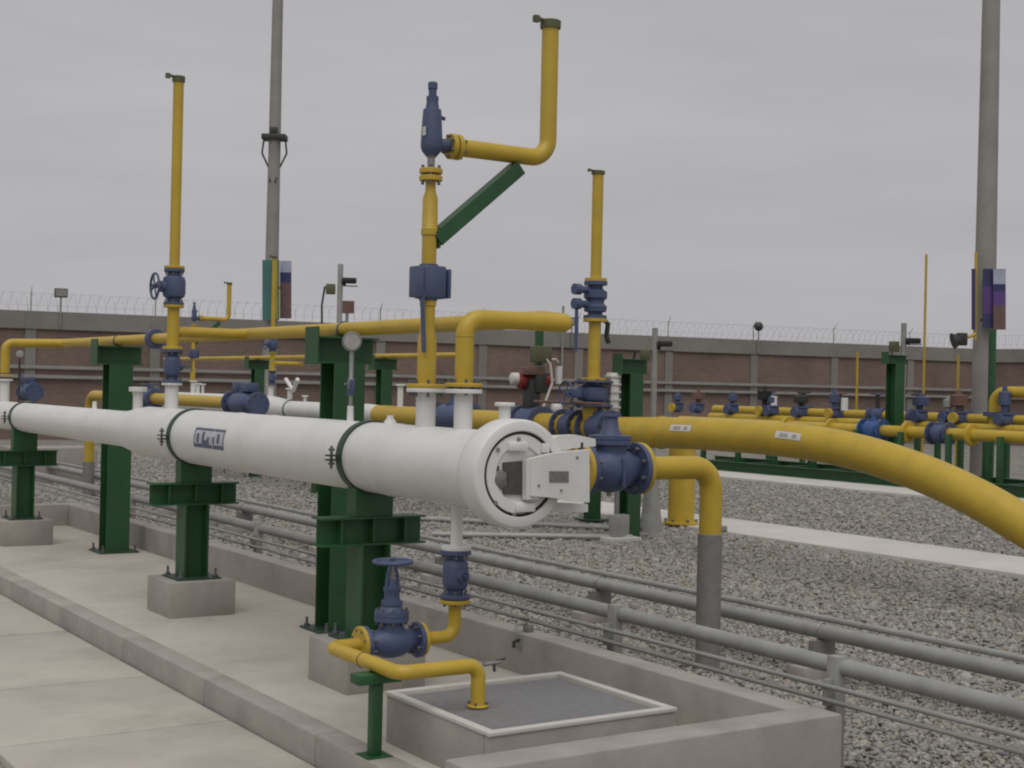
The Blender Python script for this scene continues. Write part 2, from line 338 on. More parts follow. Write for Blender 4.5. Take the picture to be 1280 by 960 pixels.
# ------------------------------------------------------------------ perimeter wall with razor wire
WZ = 2.05 + 2.16
A0 = P(0, 387, z=WZ); A1 = P(1130, 432.5, z=WZ); wd = V(A1.x - A0.x, A1.y - A0.y, 0).normalized(); wn = V(-wd.y, wd.x, 0)
def on_wall(px):
    v = ray(px, 480); den = v.x * wd.y - v.y * wd.x; t = (A0.x * wd.y - A0.y * wd.x) / den; q = CAM + v * t
    return (V(q.x, q.y, 0) - V(A0.x, A0.y, 0)).dot(wd)
pil = [on_wall(p) for p in (835, 944, 1042)]; sp = (pil[2] - pil[0]) / 2
s_corner = on_wall(1226); first = pil[0] - sp * math.ceil((pil[0] - on_wall(-120)) / sp)
def wall_run(name, label, o, d, length, pillars, wire_label):
    n_ = V(-d.y, d.x, 0); ang = math.atan2(d.y, d.x)
    t = T(name, label, 'wall', o); t.o.rotation_euler.z = ang
    def bx(s0, s1, t0, t1, z0, z1, nm, ma):      # local coordinates: s along, t towards the back
        m = M().span((s0, t0, z0), (s1, t1, z1)); return build(nm, m, ma, (0, 0, 0), t.o)
    ps = sorted(pillars)
    for i, p in enumerate(ps):
        bx(p - .17, p + .17, -.06, .2, -.1, WZ - .58, 'pillar', COPE)
        if i + 1 < len(ps): bx(p + .17, ps[i + 1] - .17, 0, .16, -.1, WZ - .58, 'brick_panel', BRICK)
    for i in range(len(ps) - 1):
        bx(ps[i] - .17, ps[i + 1] - .175, -.10, .24, WZ - .58, WZ, 'coping', COPE)
        bx(ps[i] - .17, ps[i + 1] - .175, -.13, -.062, 2.33, 2.44, 'upper_rail', POLEC)
        bx(ps[i] - .17, ps[i + 1] - .175, -.17, -.062, 2.02, 2.13, 'lower_rail', POLEC)
    for p in ps:
        m = M(); m.tube([(p, .07, WZ - .02), (p, .07, WZ + .62)], .02, 6); m.tube([(p, .07, WZ + .55), (p, -.12, WZ + .78)], .012, 5)
        build('wire_post', m, POLEC, (0, 0, 0), t.o)
    w = bpy.data.objects.new('razor_wire', None); w.location = o; w.rotation_euler.z = ang; COL.objects.link(w); props(w, wire_label, 'razor wire')
    for i in range(len(ps) - 1):
        pts = []; s0, s1 = ps[i], ps[i + 1]; turns = int((s1 - s0) / .3); N = turns * 12
        for k in range(N + 1):
            a = 2 * math.pi * k / 12; rr = .29 * (1 + .08 * math.sin(k * 1.7 + i)); pts.append((s0 + (s1 - s0) * k / N, .07 + rr * math.cos(a), WZ + .31 + rr * math.sin(a)))
        build('coil', M().tube(pts, .0065, 4), WIRE, (0, 0, 0), w)
        m = M()
        for zz in (.2, .6): m.tube([(s0, .07, WZ + zz), (s1, .07, WZ + zz)], .005, 4)
        build('strand', m, WIRE, (0, 0, 0), w)
    return t
ps = []; s = first
while s < s_corner - .5: ps.append(s); s += sp
ps.append(s_corner)
wall_run('perimeter_wall', 'long brown brick perimeter wall with concrete pillars behind the pipework', V(A0.x, A0.y, 0), wd, 0, ps, 'thin razor wire coils along the top of the long brick wall')
cpt = V(A0.x, A0.y, 0) + wd * (s_corner + .15)
wall_run('perimeter_wall', 'short return of the brick perimeter wall behind the right hand concrete pole', cpt, V(.18, -1, 0).normalized(), 0, [.2 + 3.4 * i for i in range(7)], 'razor wire coils on the wall return at the far right')
def wall_pt(px, z, off=-.1):
    return V(A0.x, A0.y, z) + wd * on_wall(px) + wn * off
# small fittings on the wall
for px, w_, h_, z_, ma, lb, nm in ((73, .42, .30, WZ + .62, OLIVE, 'square olive floodlight on a thin post over the left end of the wall', 'wall_floodlight'),
                                   (944, .34, .34, WZ + .55, DARK, 'round dark lamp on a thin post over the brick wall, right of centre', 'wall_lamp'),
                                   (711, .30, .32, WZ + .42, OLIVE, 'small olive lamp box over the wall beside the blue valve stack', 'wall_floodlight')):
    q = wall_pt(px, z_, -.16); t = T(nm, lb, 'lamp', (q.x, q.y, WZ - .5))
    t.part('post', M().tube([(q.x, q.y, WZ - .5), (q.x, q.y, z_ - h_ * .3)], .03, 8), STEEL)
    if nm == 'wall_lamp': t.part('head', M().sphere(q, .19, 12), ma)
    else: t.part('head', M().box(q, (w_, .16, h_), math.atan2(wd.y, wd.x), .02), ma); t.part('lens', M().box(q - wn * .085, (w_ * .82, .01, h_ * .75), math.atan2(wd.y, wd.x)), STEEL)
q = wall_pt(700, WZ, -.14); one('wire_mast', M().tube([(q.x, q.y, 2.5), (q.x, q.y, WZ + 1.0)], .045, 8), POLEC, 'thin bare mast rising above the wall left of the valve stack', 'mast', (q.x, q.y, 2.5))

# ------------------------------------------------------------------ builders for fittings
def flange_pair(t, o, ax, r, th=.022, gap=.006, ma=YEL, ma2=None, nb=8, br=.009):
    ax = Vector(ax).normalized(); o = Vector(o)
    t.part('flange', ring(o - ax * (th + gap) / 2, ax, r, th), ma); t.part('flange', ring(o + ax * (th + gap) / 2, ax, r, th), ma2 or ma)
    t.part('bolts', M().bolts(o, ax, r * .80, nb, br, th * 2 + gap + .035), BOLT, kind='stuff')
def wheel(t, o, ax, r, ma=BLUE, tr=.011, spokes=4, parent=None):
    ax, u, w = frame(ax); o = Vector(o)
    m = M().torus(o, ax, r, tr, 32, 8)
    hw = t.part('handwheel', m, ma, parent)
    s_ = M().cyl(o - ax * .02, o + ax * .02, r * .17, seg=12)
    for k in range(spokes):
        a = 2 * math.pi * k / spokes + .4; e = u * math.cos(a) + w * math.sin(a); s_.tube([o + e * r * .1, o + e * r], tr * .7, 6)
    t.part('spokes', s_, ma, hw)
def valve(name, label, o, ax, L_, rb, rf, stem=None, op=None, ma=BLUE, group=None, nb=8, wheel_r=.1, stem_l=.2, th=.024):
    """flanged valve centred on o: body, two flanges, bolts, stem with lever, wheel or gearbox"""
    ax = Vector(ax).normalized(); o = Vector(o); t = T(name, label, 'valve', o - Z * (rf if abs(ax.z) < .5 else L_ / 2), group)
    h = L_ / 2
    t.part('body', M().lathe(o - ax * h, ax, [(th, rb * .62), (h * .35, rb * .64), (h * .48, rb * .92), (h * .68, rb), (h * 1.32, rb), (h * 1.52, rb * .92), (h * 1.65, rb * .64), (L_ - th, rb * .62)], 28), ma)
    for q in (-1, 1):
        c = o + ax * q * (h - th / 2); t.part('flange', ring(c, ax, rf, th), ma); t.part('bolts', M().bolts(c, ax, rf * .8, nb, rf * .075, th + .045), BOLT, kind='stuff')
    if stem is not None:
        st = Vector(stem).normalized(); e = o + st * (rb + stem_l)
        t.part('stem', M().lathe(o + st * rb * .85, st, [(0, rb * .5), (.02 + rb * .15, rb * .5), (.025 + rb * .15, rb * .3), (stem_l * .6, rb * .28), (stem_l * .62, rb * .15), (stem_l + rb * .1, rb * .14)], 16), ma)
        if op == 'wheel': wheel(t, e, st, wheel_r, ma)
        elif op == 'lever':
            lv = ax if abs(ax.z) < .5 else -Z
            t.part('lever', M().beam(e - lv * .02, e + lv * wheel_r * 2, .03, .012, st), ma)
        elif op == 'box': t.part('gearbox', M().box(e - ax * .16, (.16, .22, .12), 0, .015), ma); t.part('position_switch', M().box(o + st * (rb + .06) + ax * .2, (.14, .18, .14), 0, .02), ma)
        elif op == 'gear':
            t.part('gearbox', M().box(e, (.16, .16, .12), 0, .015), ma); sdv = X if abs(ax.x) < .5 else -Y
            wheel(t, e - X * .16, X, wheel_r, ma); t.part('shaft', M().tube([e - X * .05, e - X * .16], .014, 8), ma)
    return t
def pipe(name, label, pts, r, rad=None, ma=YEL, seg=20, group=None, cat='pipe', n_=8):
    pts = [Vector(q) for q in pts]; pp = fillet(pts, rad, n_) if rad and len(pts) > 2 else pts
    lo = min(pts, key=lambda q: q.z); t = T(name, label, cat, lo, group)
    t.part('tube', M().tube(pp, r, seg), ma); return t

# ------------------------------------------------------------------ near pig launcher
yC = 6.13
def by(px): return P(px, 560, x=BX).y
yS = [by(464), by(243), by(30)]             # the three supports
y_red0, y_red1 = by(186), by(160)
LT = T('pig_launcher', 'large white pig launcher barrel with round closure door, nearest the camera', 'pig launcher', (BX, 9, SLAB))
LT.part('barrel', M().lathe((BX, yC + .16, BZ), Y, [(0, .216), (y_red0 - yC - .16, .216), (y_red0 - yC - .14, .214), (y_red1 - yC - .2, .166), (y_red1 - yC - .14, .163)], 56), WHITE)
LT.part('neck', M().lathe((BX, y_red1, BZ), Y, [(-.004, .160), (20.5 - y_red1, .160)], 48), WHITE)
for k, yw in enumerate((y_red1 + .01, yC + 1.35, 9.3, by(300))): LT.part('weld_bead', M().torus((BX, yw, BZ), Y, (.161 if k == 0 else .2165), .0035, 56, 6), WHITE)
# closure
cl = LT.part('closure_ring', M().lathe((BX, yC, BZ), Y, [(.05, .2235), (.004, .2235), (0, .2275), (0, .272), (.006, .281), (.02, .286), (.15, .286), (.19, .272), (.25, .222), (.25, .2)], 64), WHITE)
dr = LT.part('closure_door', M().lathe((BX, yC + .075, BZ), -Y, [(0, .211), (.058, .211), (.066, .205), (.066, .15), (.055, .14), (.053, .001)], 56), WHITE)
LT.part('seal_gap', M().lathe((BX, yC + .065, BZ), -Y, [(0, .2232), (.058, .2232), (.058, .2115), (.004, .2115)], 56), BLACK)
yd = yC + .025
def dq(px, py, yy_): return P(px, py, y=yy_)
LT.part('opening_shade_plate', M().prism([dq(*q, yd - .008) for q in ((628, 578), (653, 576), (653, 618), (628, 618))], (0, -.012, 0)), DOORSHADE, dr)  # thin raised plate, coloured dark as the shade of an opening
LT.part('locking_hub', M().lathe(dq(626, 599, yd - .002), -Y, [(0, .05), (.012, .05), (.018, .04), (.018, .001)], 24), PLATE, dr)
LT.part('recess_shade_plate', M().prism([dq(*q, yd + .006) for q in ((606, 584), (613, 576), (622, 583), (622, 612), (613, 618), (606, 610))], (0, -.016, 0)), DOORSHADE, dr)  # dark slab paints the shade at the door's left; nothing is cut in
for a, (cx_, cy_) in enumerate(((646, 558), (655, 634), (680, 560))):
    c = dq(cx_, cy_, yd - .012); LT.part('locking_block', M().box(c, (.12 if a < 2 else .05, .05, .05), 0, .01), WHITE, dr)
for cx_, cy_ in ((620, 562), (646, 549), (617, 628), (640, 644), (672, 640)):
    c = dq(cx_, cy_, yd); LT.part('door_bolt', M().cyl(c, c - Y * .022, .012, seg=8), STEEL, dr)
LT.part('hinge_bar', M().prism([dq(*q, yd - .02) for q in ((653, 574), (668, 573), (668, 623), (653, 624))], (0, -.04, 0)), WHITE, dr)
hp = LT.part('hinge_plate', M().prism([dq(*q, yd - .075) for q in ((664, 574), (690, 567), (737, 562), (737, 628), (715, 627), (690, 622), (664, 620))], (0, .045, 0)), WHITE)
LT.part('nameplate', M().prism([dq(*q, yd - .079) for q in ((687, 589), (711, 589), (711, 603), (687, 603))], (0, .006, 0)), PLATE, hp)
for q in ((702, 613), (674, 607), (722, 572)): c = dq(*q, yd - .08); LT.part('rivet', M().cyl(c, c + Y * .01, .008, seg=8), STEEL, hp)
LT.part('hinge_arm', M().prism([dq(*q, yd + .06) for q in ((672, 552), (690, 544), (712, 543), (735, 548), (735, 557), (705, 560), (686, 566), (676, 562))], (0, -.07, 0)), WHITE)
c = dq(726, 560, yd - .0); LT.part('hinge_pin', M().cyl(c + V(0, 0, .03), c - V(0, 0, .27), .014, seg=12), DARK)
c = dq(700, 640, yd + .05); LT.part('hinge_bracket', M().prism([dq(*q, yd + .05) for q in ((664, 640), (690, 628), (735, 630), (735, 640), (700, 640))], (0, .03, 0)), WHITE)
# clamps over the supports
for k, ysup in enumerate(yS):
    rr = .2165 if k < 2 else .1605; w_ = .065
    bnd = LT.part('clamp_band', M().lathe((BX, ysup - w_ / 2, BZ), Y, [(0, rr), (0, rr + .012), (w_, rr + .012), (w_, rr)], 56), DGREEN)
    for sgn in (-1, 1):
        for dz in (.012, -.016): LT.part('clamp_lug', M().box((BX + sgn * (rr + .045), ysup, BZ + dz), (.075, w_, .01)), DARK, bnd)
        m = M(); c = V(BX + sgn * (rr + .055), ysup, BZ); m.tube([c - Z * .07, c + Z * .07], .009, 8)
        for dz in (-.045, .04): m.cyl(c + Z * dz, c + Z * (dz + .014), .019, seg=6)
        LT.part('clamp_bolt', m, BOLT, bnd)
def nozzle(px, ztop, r, rf, name='nozzle'):
    y_ = by(px); q = LT.part(name, M().cyl((BX, y_, BZ + .13), (BX, y_, ztop), r, seg=24), WHITE)
    if rf: LT.part('nozzle_flange', ring((BX, y_, ztop - .012), Z, rf, .024), WHITE, q)
    return y_
yN_st1 = nozzle(213, 2.03, .055, .085); yN_side = nozzle(171, 1.965, .042, .08)
yN_psv = nozzle(531, 2.035, .058, .115); yN_bal = nozzle(578, 2.035, .052, .105); yN_end = nozzle(4, 2.02, .055, .09)
LT.part('weldolet', M().lathe((BX, by(487), BZ + .19), Z, [(0, .05), (.04, .035), (.06, .02), (.075, .02)], 20), WHITE)
LT.part('weldolet', M().lathe((BX, by(117), BZ + .14), Z, [(0, .035), (.03, .022), (.09, .018)], 16), WHITE)
yg = by(437); LT.part('weldolet', M().lathe((BX, yg, BZ + .19), Z, [(0, .035), (.03, .022), (.12, .02)], 16), WHITE)
LT.part('closure_vent', M().cyl((BX, yC + .17, BZ + .25), (BX, yC + .17, BZ + .36), .032, seg=16), WHITE)
LT.part('closure_vent_flange', ring((BX, yC + .17, BZ + .36), Z, .055, .02), WHITE)
yD = by(573)
dn = LT.part('drain_nozzle', M().cyl((BX, yD, BZ - .2), (BX, yD, 1.15), .034, seg=20), WHITE); LT.part('drain_flange', ring((BX, yD, 1.148), Z, .085, .024), WHITE, dn)
for px in (284, 330, 385): LT.part('underside_plug', M().cyl((BX - .02, by(px), BZ - .21), (BX - .02, by(px), BZ - .245), .012, seg=8), STEEL)
# printed mark on the barrel, following its curve
def patch(t, y0, y1, a0, a1, off, ma, name, parent=None, rad=.216, bx_=BX, bz_=BZ, ny=2, na=6):
    vs = []; fs = []
    for i in range(ny + 1):
        for j in range(na + 1):
            a = a0 + (a1 - a0) * j / na; vs.append((bx_ - (rad + off) * math.cos(a), y0 + (y1 - y0) * i / ny, bz_ + (rad + off) * math.sin(a)))
    for i in range(ny):
        for j in range(na): fs.append((i * (na + 1) + j, (i + 1) * (na + 1) + j, (i + 1) * (na + 1) + j + 1, i * (na + 1) + j + 1))
    return t.part(name, M().add(vs, fs), ma, parent)
def lp(px, py):                              # barrel point under a pixel: (y, angle)
    v = ray(px, py); a = v.x ** 2 + v.z ** 2; ox, oz = CAM.x - BX, CAM.z - BZ; b_ = 2 * (ox * v.x + oz * v.z); c_ = ox * ox + oz * oz - .216 ** 2
    t = (-b_ - math.sqrt(b_ * b_ - 4 * a * c_)) / (2 * a); q = CAM + v * t; return q.y, math.atan2(q.z - BZ, BX - q.x)
yl0, at_ = lp(246, 534); yl1, ab_ = lp(280, 563)
mk = patch(LT, yl0, yl1, ab_, at_, .0012, PALEINK, 'printed_mark', ny=1, na=8)
e = .018; ea = .09
for a in ((yl0, yl0 - e, ab_, at_), (yl1 + e, yl1, ab_, at_)): patch(LT, *a, .002, INK, 'mark_border', mk)
for a in ((yl0, yl1, at_ - ea, at_), (yl0, yl1, ab_, ab_ + ea * 1.5)): patch(LT, *a, .0022, INK, 'mark_border', mk)
dy_ = yl1 - yl0; da = at_ - ab_
for f0, f1, g0, g1_ in ((.10, .18, .25, .7), (.28, .36, .2, .8), (.36, .46, .2, .4), (.46, .53, .2, .55), (.62, .70, .25, .6), (.78, .86, .3, .75)):
    patch(LT, yl0 + dy_ * f0, yl0 + dy_ * f1, ab_ + da * g0, ab_ + da * g1_, .0026, INK, 'mark_letter', mk)

# supports under the launcher
def support(ysup, label, rpipe):
    t = T('pipe_support', label, 'pipe support', (BX, ysup, .475), 'supports under the near launcher')
    zb1 = 1.235; zb0 = 1.06
    t.part('column', M().ibeam((BX, ysup, .489), (BX, ysup, zb0), .2, .2, .014, .011, X), GREEN)
    t.part('cross_beam', M().ibeam((BX - .36, ysup, (zb0 + zb1) / 2), (BX + .36, ysup, (zb0 + zb1) / 2), zb1 - zb0, .15, .012, .01, Z), GREEN)
    for sx in (-.22, 0, .22): t.part('stiffener', M().box((BX + sx, ysup, (zb0 + zb1) / 2), (.012, .13, zb1 - zb0 - .03)), GREEN)
    zt = BZ - math.sqrt(max(.001, (rpipe + .014) ** 2 - .1 ** 2))
    pts = [V(BX - .13, ysup - .06, zb1 + .002), V(BX + .13, ysup - .06, zb1 + .002)]
    for k in range(9):
        x_ = .13 - .26 * k / 8; pts.append(V(BX + x_, ysup - .06, BZ - math.sqrt((rpipe + .013) ** 2 - min(abs(x_), rpipe * .8) ** 2)))
    t.part('saddle', M().prism(pts, (0, .12, 0)), GREEN)
    t.part('base_plate', M().box((BX, ysup, .482), (.36, .36, .014)), DGREEN)
    m = M()
    for a in (-1, 1):
        for c in (-1, 1):
            q = V(BX + a * .145, ysup + c * .145, .489); t.part('anchor_bolt', M().tube([q, q + Z * .07], .010, 8).cyl(q + Z * .002, q + Z * .02, .02, seg=6), BOLT)
    ped = M().box((BX, ysup, (.475 + SLAB) / 2 - .01), (.54, .54, .475 - SLAB + .02), 0, .012); g_ = M().box((BX, ysup, .479), (.40, .40, .012), 0, .003)
    return t, ped
lbs = ('green beam support under the launcher barrel, nearest to the closure door', 'green beam support under the middle of the launcher, below the printed mark', 'green beam support at the far left end of the launcher')
pls = ('concrete pedestal half hidden behind the blue drain valve', 'concrete pedestal in the open, below the middle launcher support', 'concrete pedestal cut by the left edge, below the farthest support')
for k in range(3):
    t, ped = support(yS[k], lbs[k], .216 if k < 2 else .16)
    one('concrete_pedestal', ped, CONC2, pls[k], 'pedestal', (BX, yS[k], SLAB), 'pedestals under the near launcher')

# header pipe along the launcher with its two tall posts
HX, HZ = 4.76, 2.46
def post(x, px, ztop, zb, label, group, wd_=.25, head=.5):
    y_ = P(px, 480, x=x).y; t = T('header_post', label, 'post', (x, y_, zb), group)
    t.part('column', M().ibeam((x, y_, zb + .015), (x, y_, ztop - .2), wd_, wd_, .016, .012, Y), GREEN)
    t.part('head_beam', M().ibeam((x - head / 2, y_, ztop - .1), (x + head / 2, y_, ztop - .1), .2, .2, .014, .012, Z), GREEN)
    t.part('end_plate', M().box((x - head / 2 - .007, y_, ztop - .07), (.012, .22, .28)), GREEN)
    t.part('base_plate', M().box((x, y_, zb + .008), (.42, .42, .015)), DGREEN)
    m = M()
    for a in (-1, 1):
        for c in (-1, 1): q = V(x + a * .17, y_ + c * .17, zb + .015); t.part('anchor_bolt', M().tube([q, q + Z * .07], .011, 8).cyl(q, q + Z * .02, .022, seg=6), BOLT)
    return y_
yp1 = post(HX, 147, HZ - .06, SLAB, 'tall green T-headed post between the middle and far launcher supports', 'posts under the near header pipe')
yp2 = post(HX, 428, HZ - .06, SLAB, 'tall green T-headed post behind the barrel, next to the grey gauge', 'posts under the near header pipe')
ht = pipe('header_pipe', 'long yellow header pipe carried on two green posts above the launcher', [(BX, yN_bal, 2.06), (BX, yN_bal, 2.43), (HX, yN_bal, 2.43)], .052, .10)
ht.part('run', M().tube(fillet([(HX - .04, yN_bal, 2.43), (HX + .06, yN_bal, 2.435), (HX, yN_bal + .25, HZ), (HX, yN_end, HZ), (BX, yN_end, HZ - .02), (BX, yN_end, 2.09)], .09), .052, 20), YEL)
ht.part('flange', ring((BX, yN_bal, 2.058), Z, .105, .022), YEL); ht.part('bolts', M().bolts((BX, yN_bal, 2.045), Z, .085, 8, .009, .09), BOLT, kind='stuff')
ht.part('flange', ring((BX, yN_end, 2.06), Z, .09, .022), YEL)
ht.part('weld_bead', M().torus((BX, yN_bal, 2.33), Z, .0525, .003, 24, 6), YEL)
yfl = P(194, 425, x=HX).y; ht.part('flange', ring((HX, yfl - .02, HZ), Y, .10, .03), BLUE); ht.part('flange', ring((HX, yfl + .025, HZ), Y, .10, .03), BLUE)
ht.part('u_bolt', M().torus((HX, yp1, HZ), Y, .056, .008, 20, 6).torus((HX, yp2, HZ), Y, .056, .008, 20, 6), BOLT)

# ------------------------------------------------------------------ vent stack 1 on the launcher
def bz(px, py): return P(px, py, x=BX).z
def cap(t, o, r):
    o = Vector(o); q = t.part('rain_cap', M().lathe(o, Z, [(-.03, r * 1.22), (.015, r * 1.24), (.02, r * 1.1), (.022, .001)], 20), OLIVE)
    t.part('cap_weight', M().tube([o + V(-.02, 0, .012), o + V(-r * 2.3, -r * .4, .012)], .012, 8).box(o + V(-r * 2.3, -r * .4, .008), (.035, .03, .04)), OLIVE, q)
def stack1(x, y, dz, lab, grp):
    o = V(x, y, dz)
    v1 = valve('ball_valve', lab[0], o + V(0, 0, 2.17), Z, .28, .068, .088, X, None, group=grp, stem_l=.05)
    t = pipe('riser_spool', lab[1], [o + V(0, 0, 2.31), o + V(0, 0, 2.68)], .05, group=grp)
    t.part('flange', ring(o + V(0, 0, 2.322), Z, .085, .024), YEL); t.part('flange', ring(o + V(0, 0, 2.67), Z, .085, .024), YEL)
    t.part('branch', M().tube([o, o + X * .0], .001, 3) if False else M().cyl(o + V(.03, .02, 2.46), o + V(.66, .02, 2.46), .045, seg=18), YEL)
    vg = valve('globe_valve', lab[2], o + V(0, 0, 2.83), Z, .30, .095, .085, -X, 'wheel', group=grp, wheel_r=.105, stem_l=.07)
    t2 = pipe('vent_stack', lab[3], [o + V(0, 0, 2.98), o + V(0, 0, 4.55)], .043, group=grp, cat='vent')
    t2.part('flange', ring(o + V(0, 0, 2.994), Z, .085, .024), YEL); cap(t2, o + V(0, 0, 4.57), .043)
stack1(BX, yN_st1, -.005, ('blue ball valve at the foot of the left vent stack, on the white nozzle', 'short yellow riser with a branch, in the left vent stack', 'blue globe valve with a handwheel facing left, in the left vent stack', 'slender yellow vent pipe on the left, rising above the handwheel valve'), 'left vent stack of the near launcher')
sv = one('blind_plate', ring((BX, yN_side, 1.972), Z, .08, .02), WHITE, 'small white blind flange left of the left vent stack', 'flange', (BX, yN_side, 1.965))

# ------------------------------------------------------------------ relief stack (centre) and its twin on the second line
def relief(x, y, lab, grp, full=True):
    o = V(x, y, 0)
    t = pipe('relief_riser', lab[0], [o + V(0, 0, 2.036), o + V(0, 0, 2.1)], .055, group=grp)
    t.part('flange', ring(o + V(0, 0, 2.048), Z, .115, .024), YEL); t.part('bolts', M().bolts(o + V(0, 0, 2.035), Z, .093, 8, .009, .10), BOLT, kind='stuff')
    t.part('reducer', M().lathe(o + V(0, 0, 2.06), Z, [(0, .055), (.26, .055), (.31, .042), (.45, .042), (.455, .048), (.50, .048)], 24), YEL)
    v1 = T('block_valve', lab[1], 'valve', o + V(0, 0, 2.55), grp)
    v1.part('body', M().box(o + V(.01, 0, 2.65), (.15, .13, .19), 0, .012), BLUE)
    v1.part('side_plate', M().box(o + V(-.085, -.01, 2.65), (.025, .14, .18), 0, .006), BLUE); v1.part('side_plate', M().box(o + V(.105, -.01, 2.645), (.02, .12, .17), 0, .006), BLUE)
    v1.part('lever', M().beam(o + V(-.075, -.06, 2.60), o + V(-.06, -.07, 2.24), .03, .014, X), BLUE)
    v1.part('collar', M().cyl(o + V(0, 0, 2.545), o + V(0, 0, 2.755), .055, seg=20), BLUE)
    t2 = pipe('relief_spool', lab[2], [o + V(0, 0, 2.75), o + V(0, 0, 2.80)], .043, group=grp)
    t2.part('tube', M().lathe(o + V(0, 0, 2.76), Z, [(0, .043), (.16, .043), (.165, .05), (.20, .05), (.205, .046), (.38, .044), (.42, .03), (.47, .03)], 24), YEL)
    flange_pair(t2, o + V(0, 0, 3.275), Z, .068, .03, .012, nb=6)
    r = T('relief_valve', lab[3], 'valve', o + V(0, 0, 3.30), grp)
    r.part('inlet_neck', M().lathe(o + V(0, 0, 3.305), Z, [(0, .022), (.07, .022), (.075, .032), (.10, .034)], 16), STEEL)
    bd = r.part('body', M().lathe(o + V(0, 0, 3.38), Z, [(0, .03), (.03, .055), (.06, .064), (.12, .062), (.2, .058), (.26, .054), (.275, .052), (.28, .04), (.32, .034), (.33, .036), (.35, .036)], 24), BLUE)
    r.part('cap', M().lathe(o + V(0, 0, 3.725), Z, [(0, .024), (.045, .024), (.05, .028), (.085, .028), (.09, .022)], 16), BLUE, bd)
    r.part('outlet', M().cyl(o + V(.03, 0, 3.455), o + V(.12, 0, 3.455), .042, .036, seg=18), BLUE)
    r.part('tag', M().box(o + V(-.062, -.02, 3.52), (.006, .03, .05)), LABEL)
    r.part('bonnet_bolt', M().cyl(o + V(.05, 0, 3.62), o + V(.085, 0, 3.61), .012, seg=8), BLUE)
    p_ = pipe('relief_outlet', lab[4], [o + V(.14, 0, 3.455), o + V(.82, 0, 3.455), o + V(.82, 0, 4.26)], .052, .12, group=grp, n_=12)
    flange_pair(p_, o + V(.155, 0, 3.455), X, .075, .03, .01, nb=6); cap(p_, o + V(.82, 0, 4.285), .052)
    b_ = T('brace', lab[5], 'brace', o + V(.04, 0, 2.88), grp)
    b_.part('angle', M().beam(o + V(.035, 0, 2.90), o + V(.60, 0, 3.375), .085, .095, Y), GREEN)
    b_.part('foot', M().box(o + V(.047, 0, 2.91), (.012, .08, .12)), GREEN)
relief(BX, yN_psv, ('thick yellow riser on the white nozzle, below the blue block valve', 'square blue block valve with a hanging lever, in the middle of the picture', 'yellow spool between the block valve and the relief valve', 'slim blue relief valve standing at the top of the central riser', 'yellow L-shaped outlet pipe turning upwards, tallest in the centre', 'diagonal green brace holding the central yellow outlet pipe'), 'relief stack of the near launcher')

# gauge on the barrel in front of the second post
t = T('pressure_gauge', 'round grey gauge on a stem, in front of the right green post', 'gauge', (BX, yg, BZ + .3))
t.part('stem', M().lathe((BX, yg, BZ + .3), Z, [(0, .012), (.12, .012), (.125, .02), (.18, .02), (.19, .014), (.42, .014)], 12), STEEL)
t.part('stop_valve', M().box((BX, yg, BZ + .43), (.035, .05, .10), 0, .008), BLUE); t.part('stop_handle', M().tube([(BX - .02, yg - .02, BZ + .45), (BX - .07, yg - .05, BZ + .45)], .007, 6), STEEL)
zc = bz(437, 427); dirg = V(-.38, -.9, .1).normalized()
hd = t.part('dial', M().lathe(V(BX, yg, zc) - dirg * .03, dirg, [(0, .05), (.01, .062), (.05, .062), (.056, .056), (.05, .053), (.05, .001)], 28), STEEL)
t.part('dial_face', M().lathe(V(BX, yg, zc) + dirg * .0195, dirg, [(0, .052), (.002, .052)], 24), GREYINK, hd)
t.part('riser', M().tube([(BX, yg, BZ + .66), (BX, yg, zc)], .016, 10), STEEL)
yq = by(22); t = T('pressure_gauge', 'small pale gauge on a thin stem at the far left end of the launcher', 'gauge', (BX, yq, BZ + .15))
t.part('stem', M().tube([(BX, yq, BZ + .15), (BX, yq, BZ + .66)], .013, 8), DARK); t.part('dial', M().lathe((BX, yq + .02, BZ + .71), -Y, [(0, .036), (.03, .04), (.035, .001)], 20), GREYINK)

# ------------------------------------------------------------------ drain line under the closure
zE = .655
vd = valve('ball_valve', 'blue ball valve hanging under the white drain nozzle of the launcher', (BX, yD, 1.0), Z, .27, .072, .085, -Y, None, stem_l=.05, nb=6)
sp_ = pipe('drain_elbow', 'yellow elbow between the two blue drain valves', [(BX, yD, .84), (BX, yD, zE), (BX - .20, yD, zE)], .036, .07)
sp_.part('flange', ring((BX, yD, .85), Z, .085, .022), YEL); sp_.part('flange', ring((BX - .215, yD, zE), X, .095, .022), YEL); sp_.part('bolts', M().bolts((BX, yD, .86), Z, .068, 6, .008, .07), BOLT, kind='stuff')
gx = P(489, 795, y=yD).x; GL = (BX - .227 - gx) * 2
t = T('gate_valve', 'blue gate valve with a flat handwheel on top, in front of the pedestal', 'valve', (gx, yD, zE - .1))
t.part('body', M().lathe((gx - GL / 2, yD, zE), X, [(.022, .05), (.05, .055), (GL * .35, .082), (GL * .5, .088), (GL * .65, .082), (GL - .05, .055), (GL - .022, .05)], 28), BLUE)
for q in (-1, 1):
    c = V(gx + q * (GL / 2 - .011), yD, zE); t.part('flange', ring(c, X, .098, .024), BLUE); t.part('bolts', M().bolts(c, X, .078, 8, .0085, .075), BOLT, kind='stuff')
bn = t.part('bonnet', M().lathe((gx, yD, zE + .04), Z, [(0, .07), (.075, .068), (.076, .094), (.10, .094), (.102, .09), (.104, .094), (.13, .094), (.132, .066), (.16, .05), (.162, .058), (.185, .058), (.188, .044), (.225, .040), (.24, .048), (.258, .048), (.26, .03), (.30, .024)], 28), BLUE)
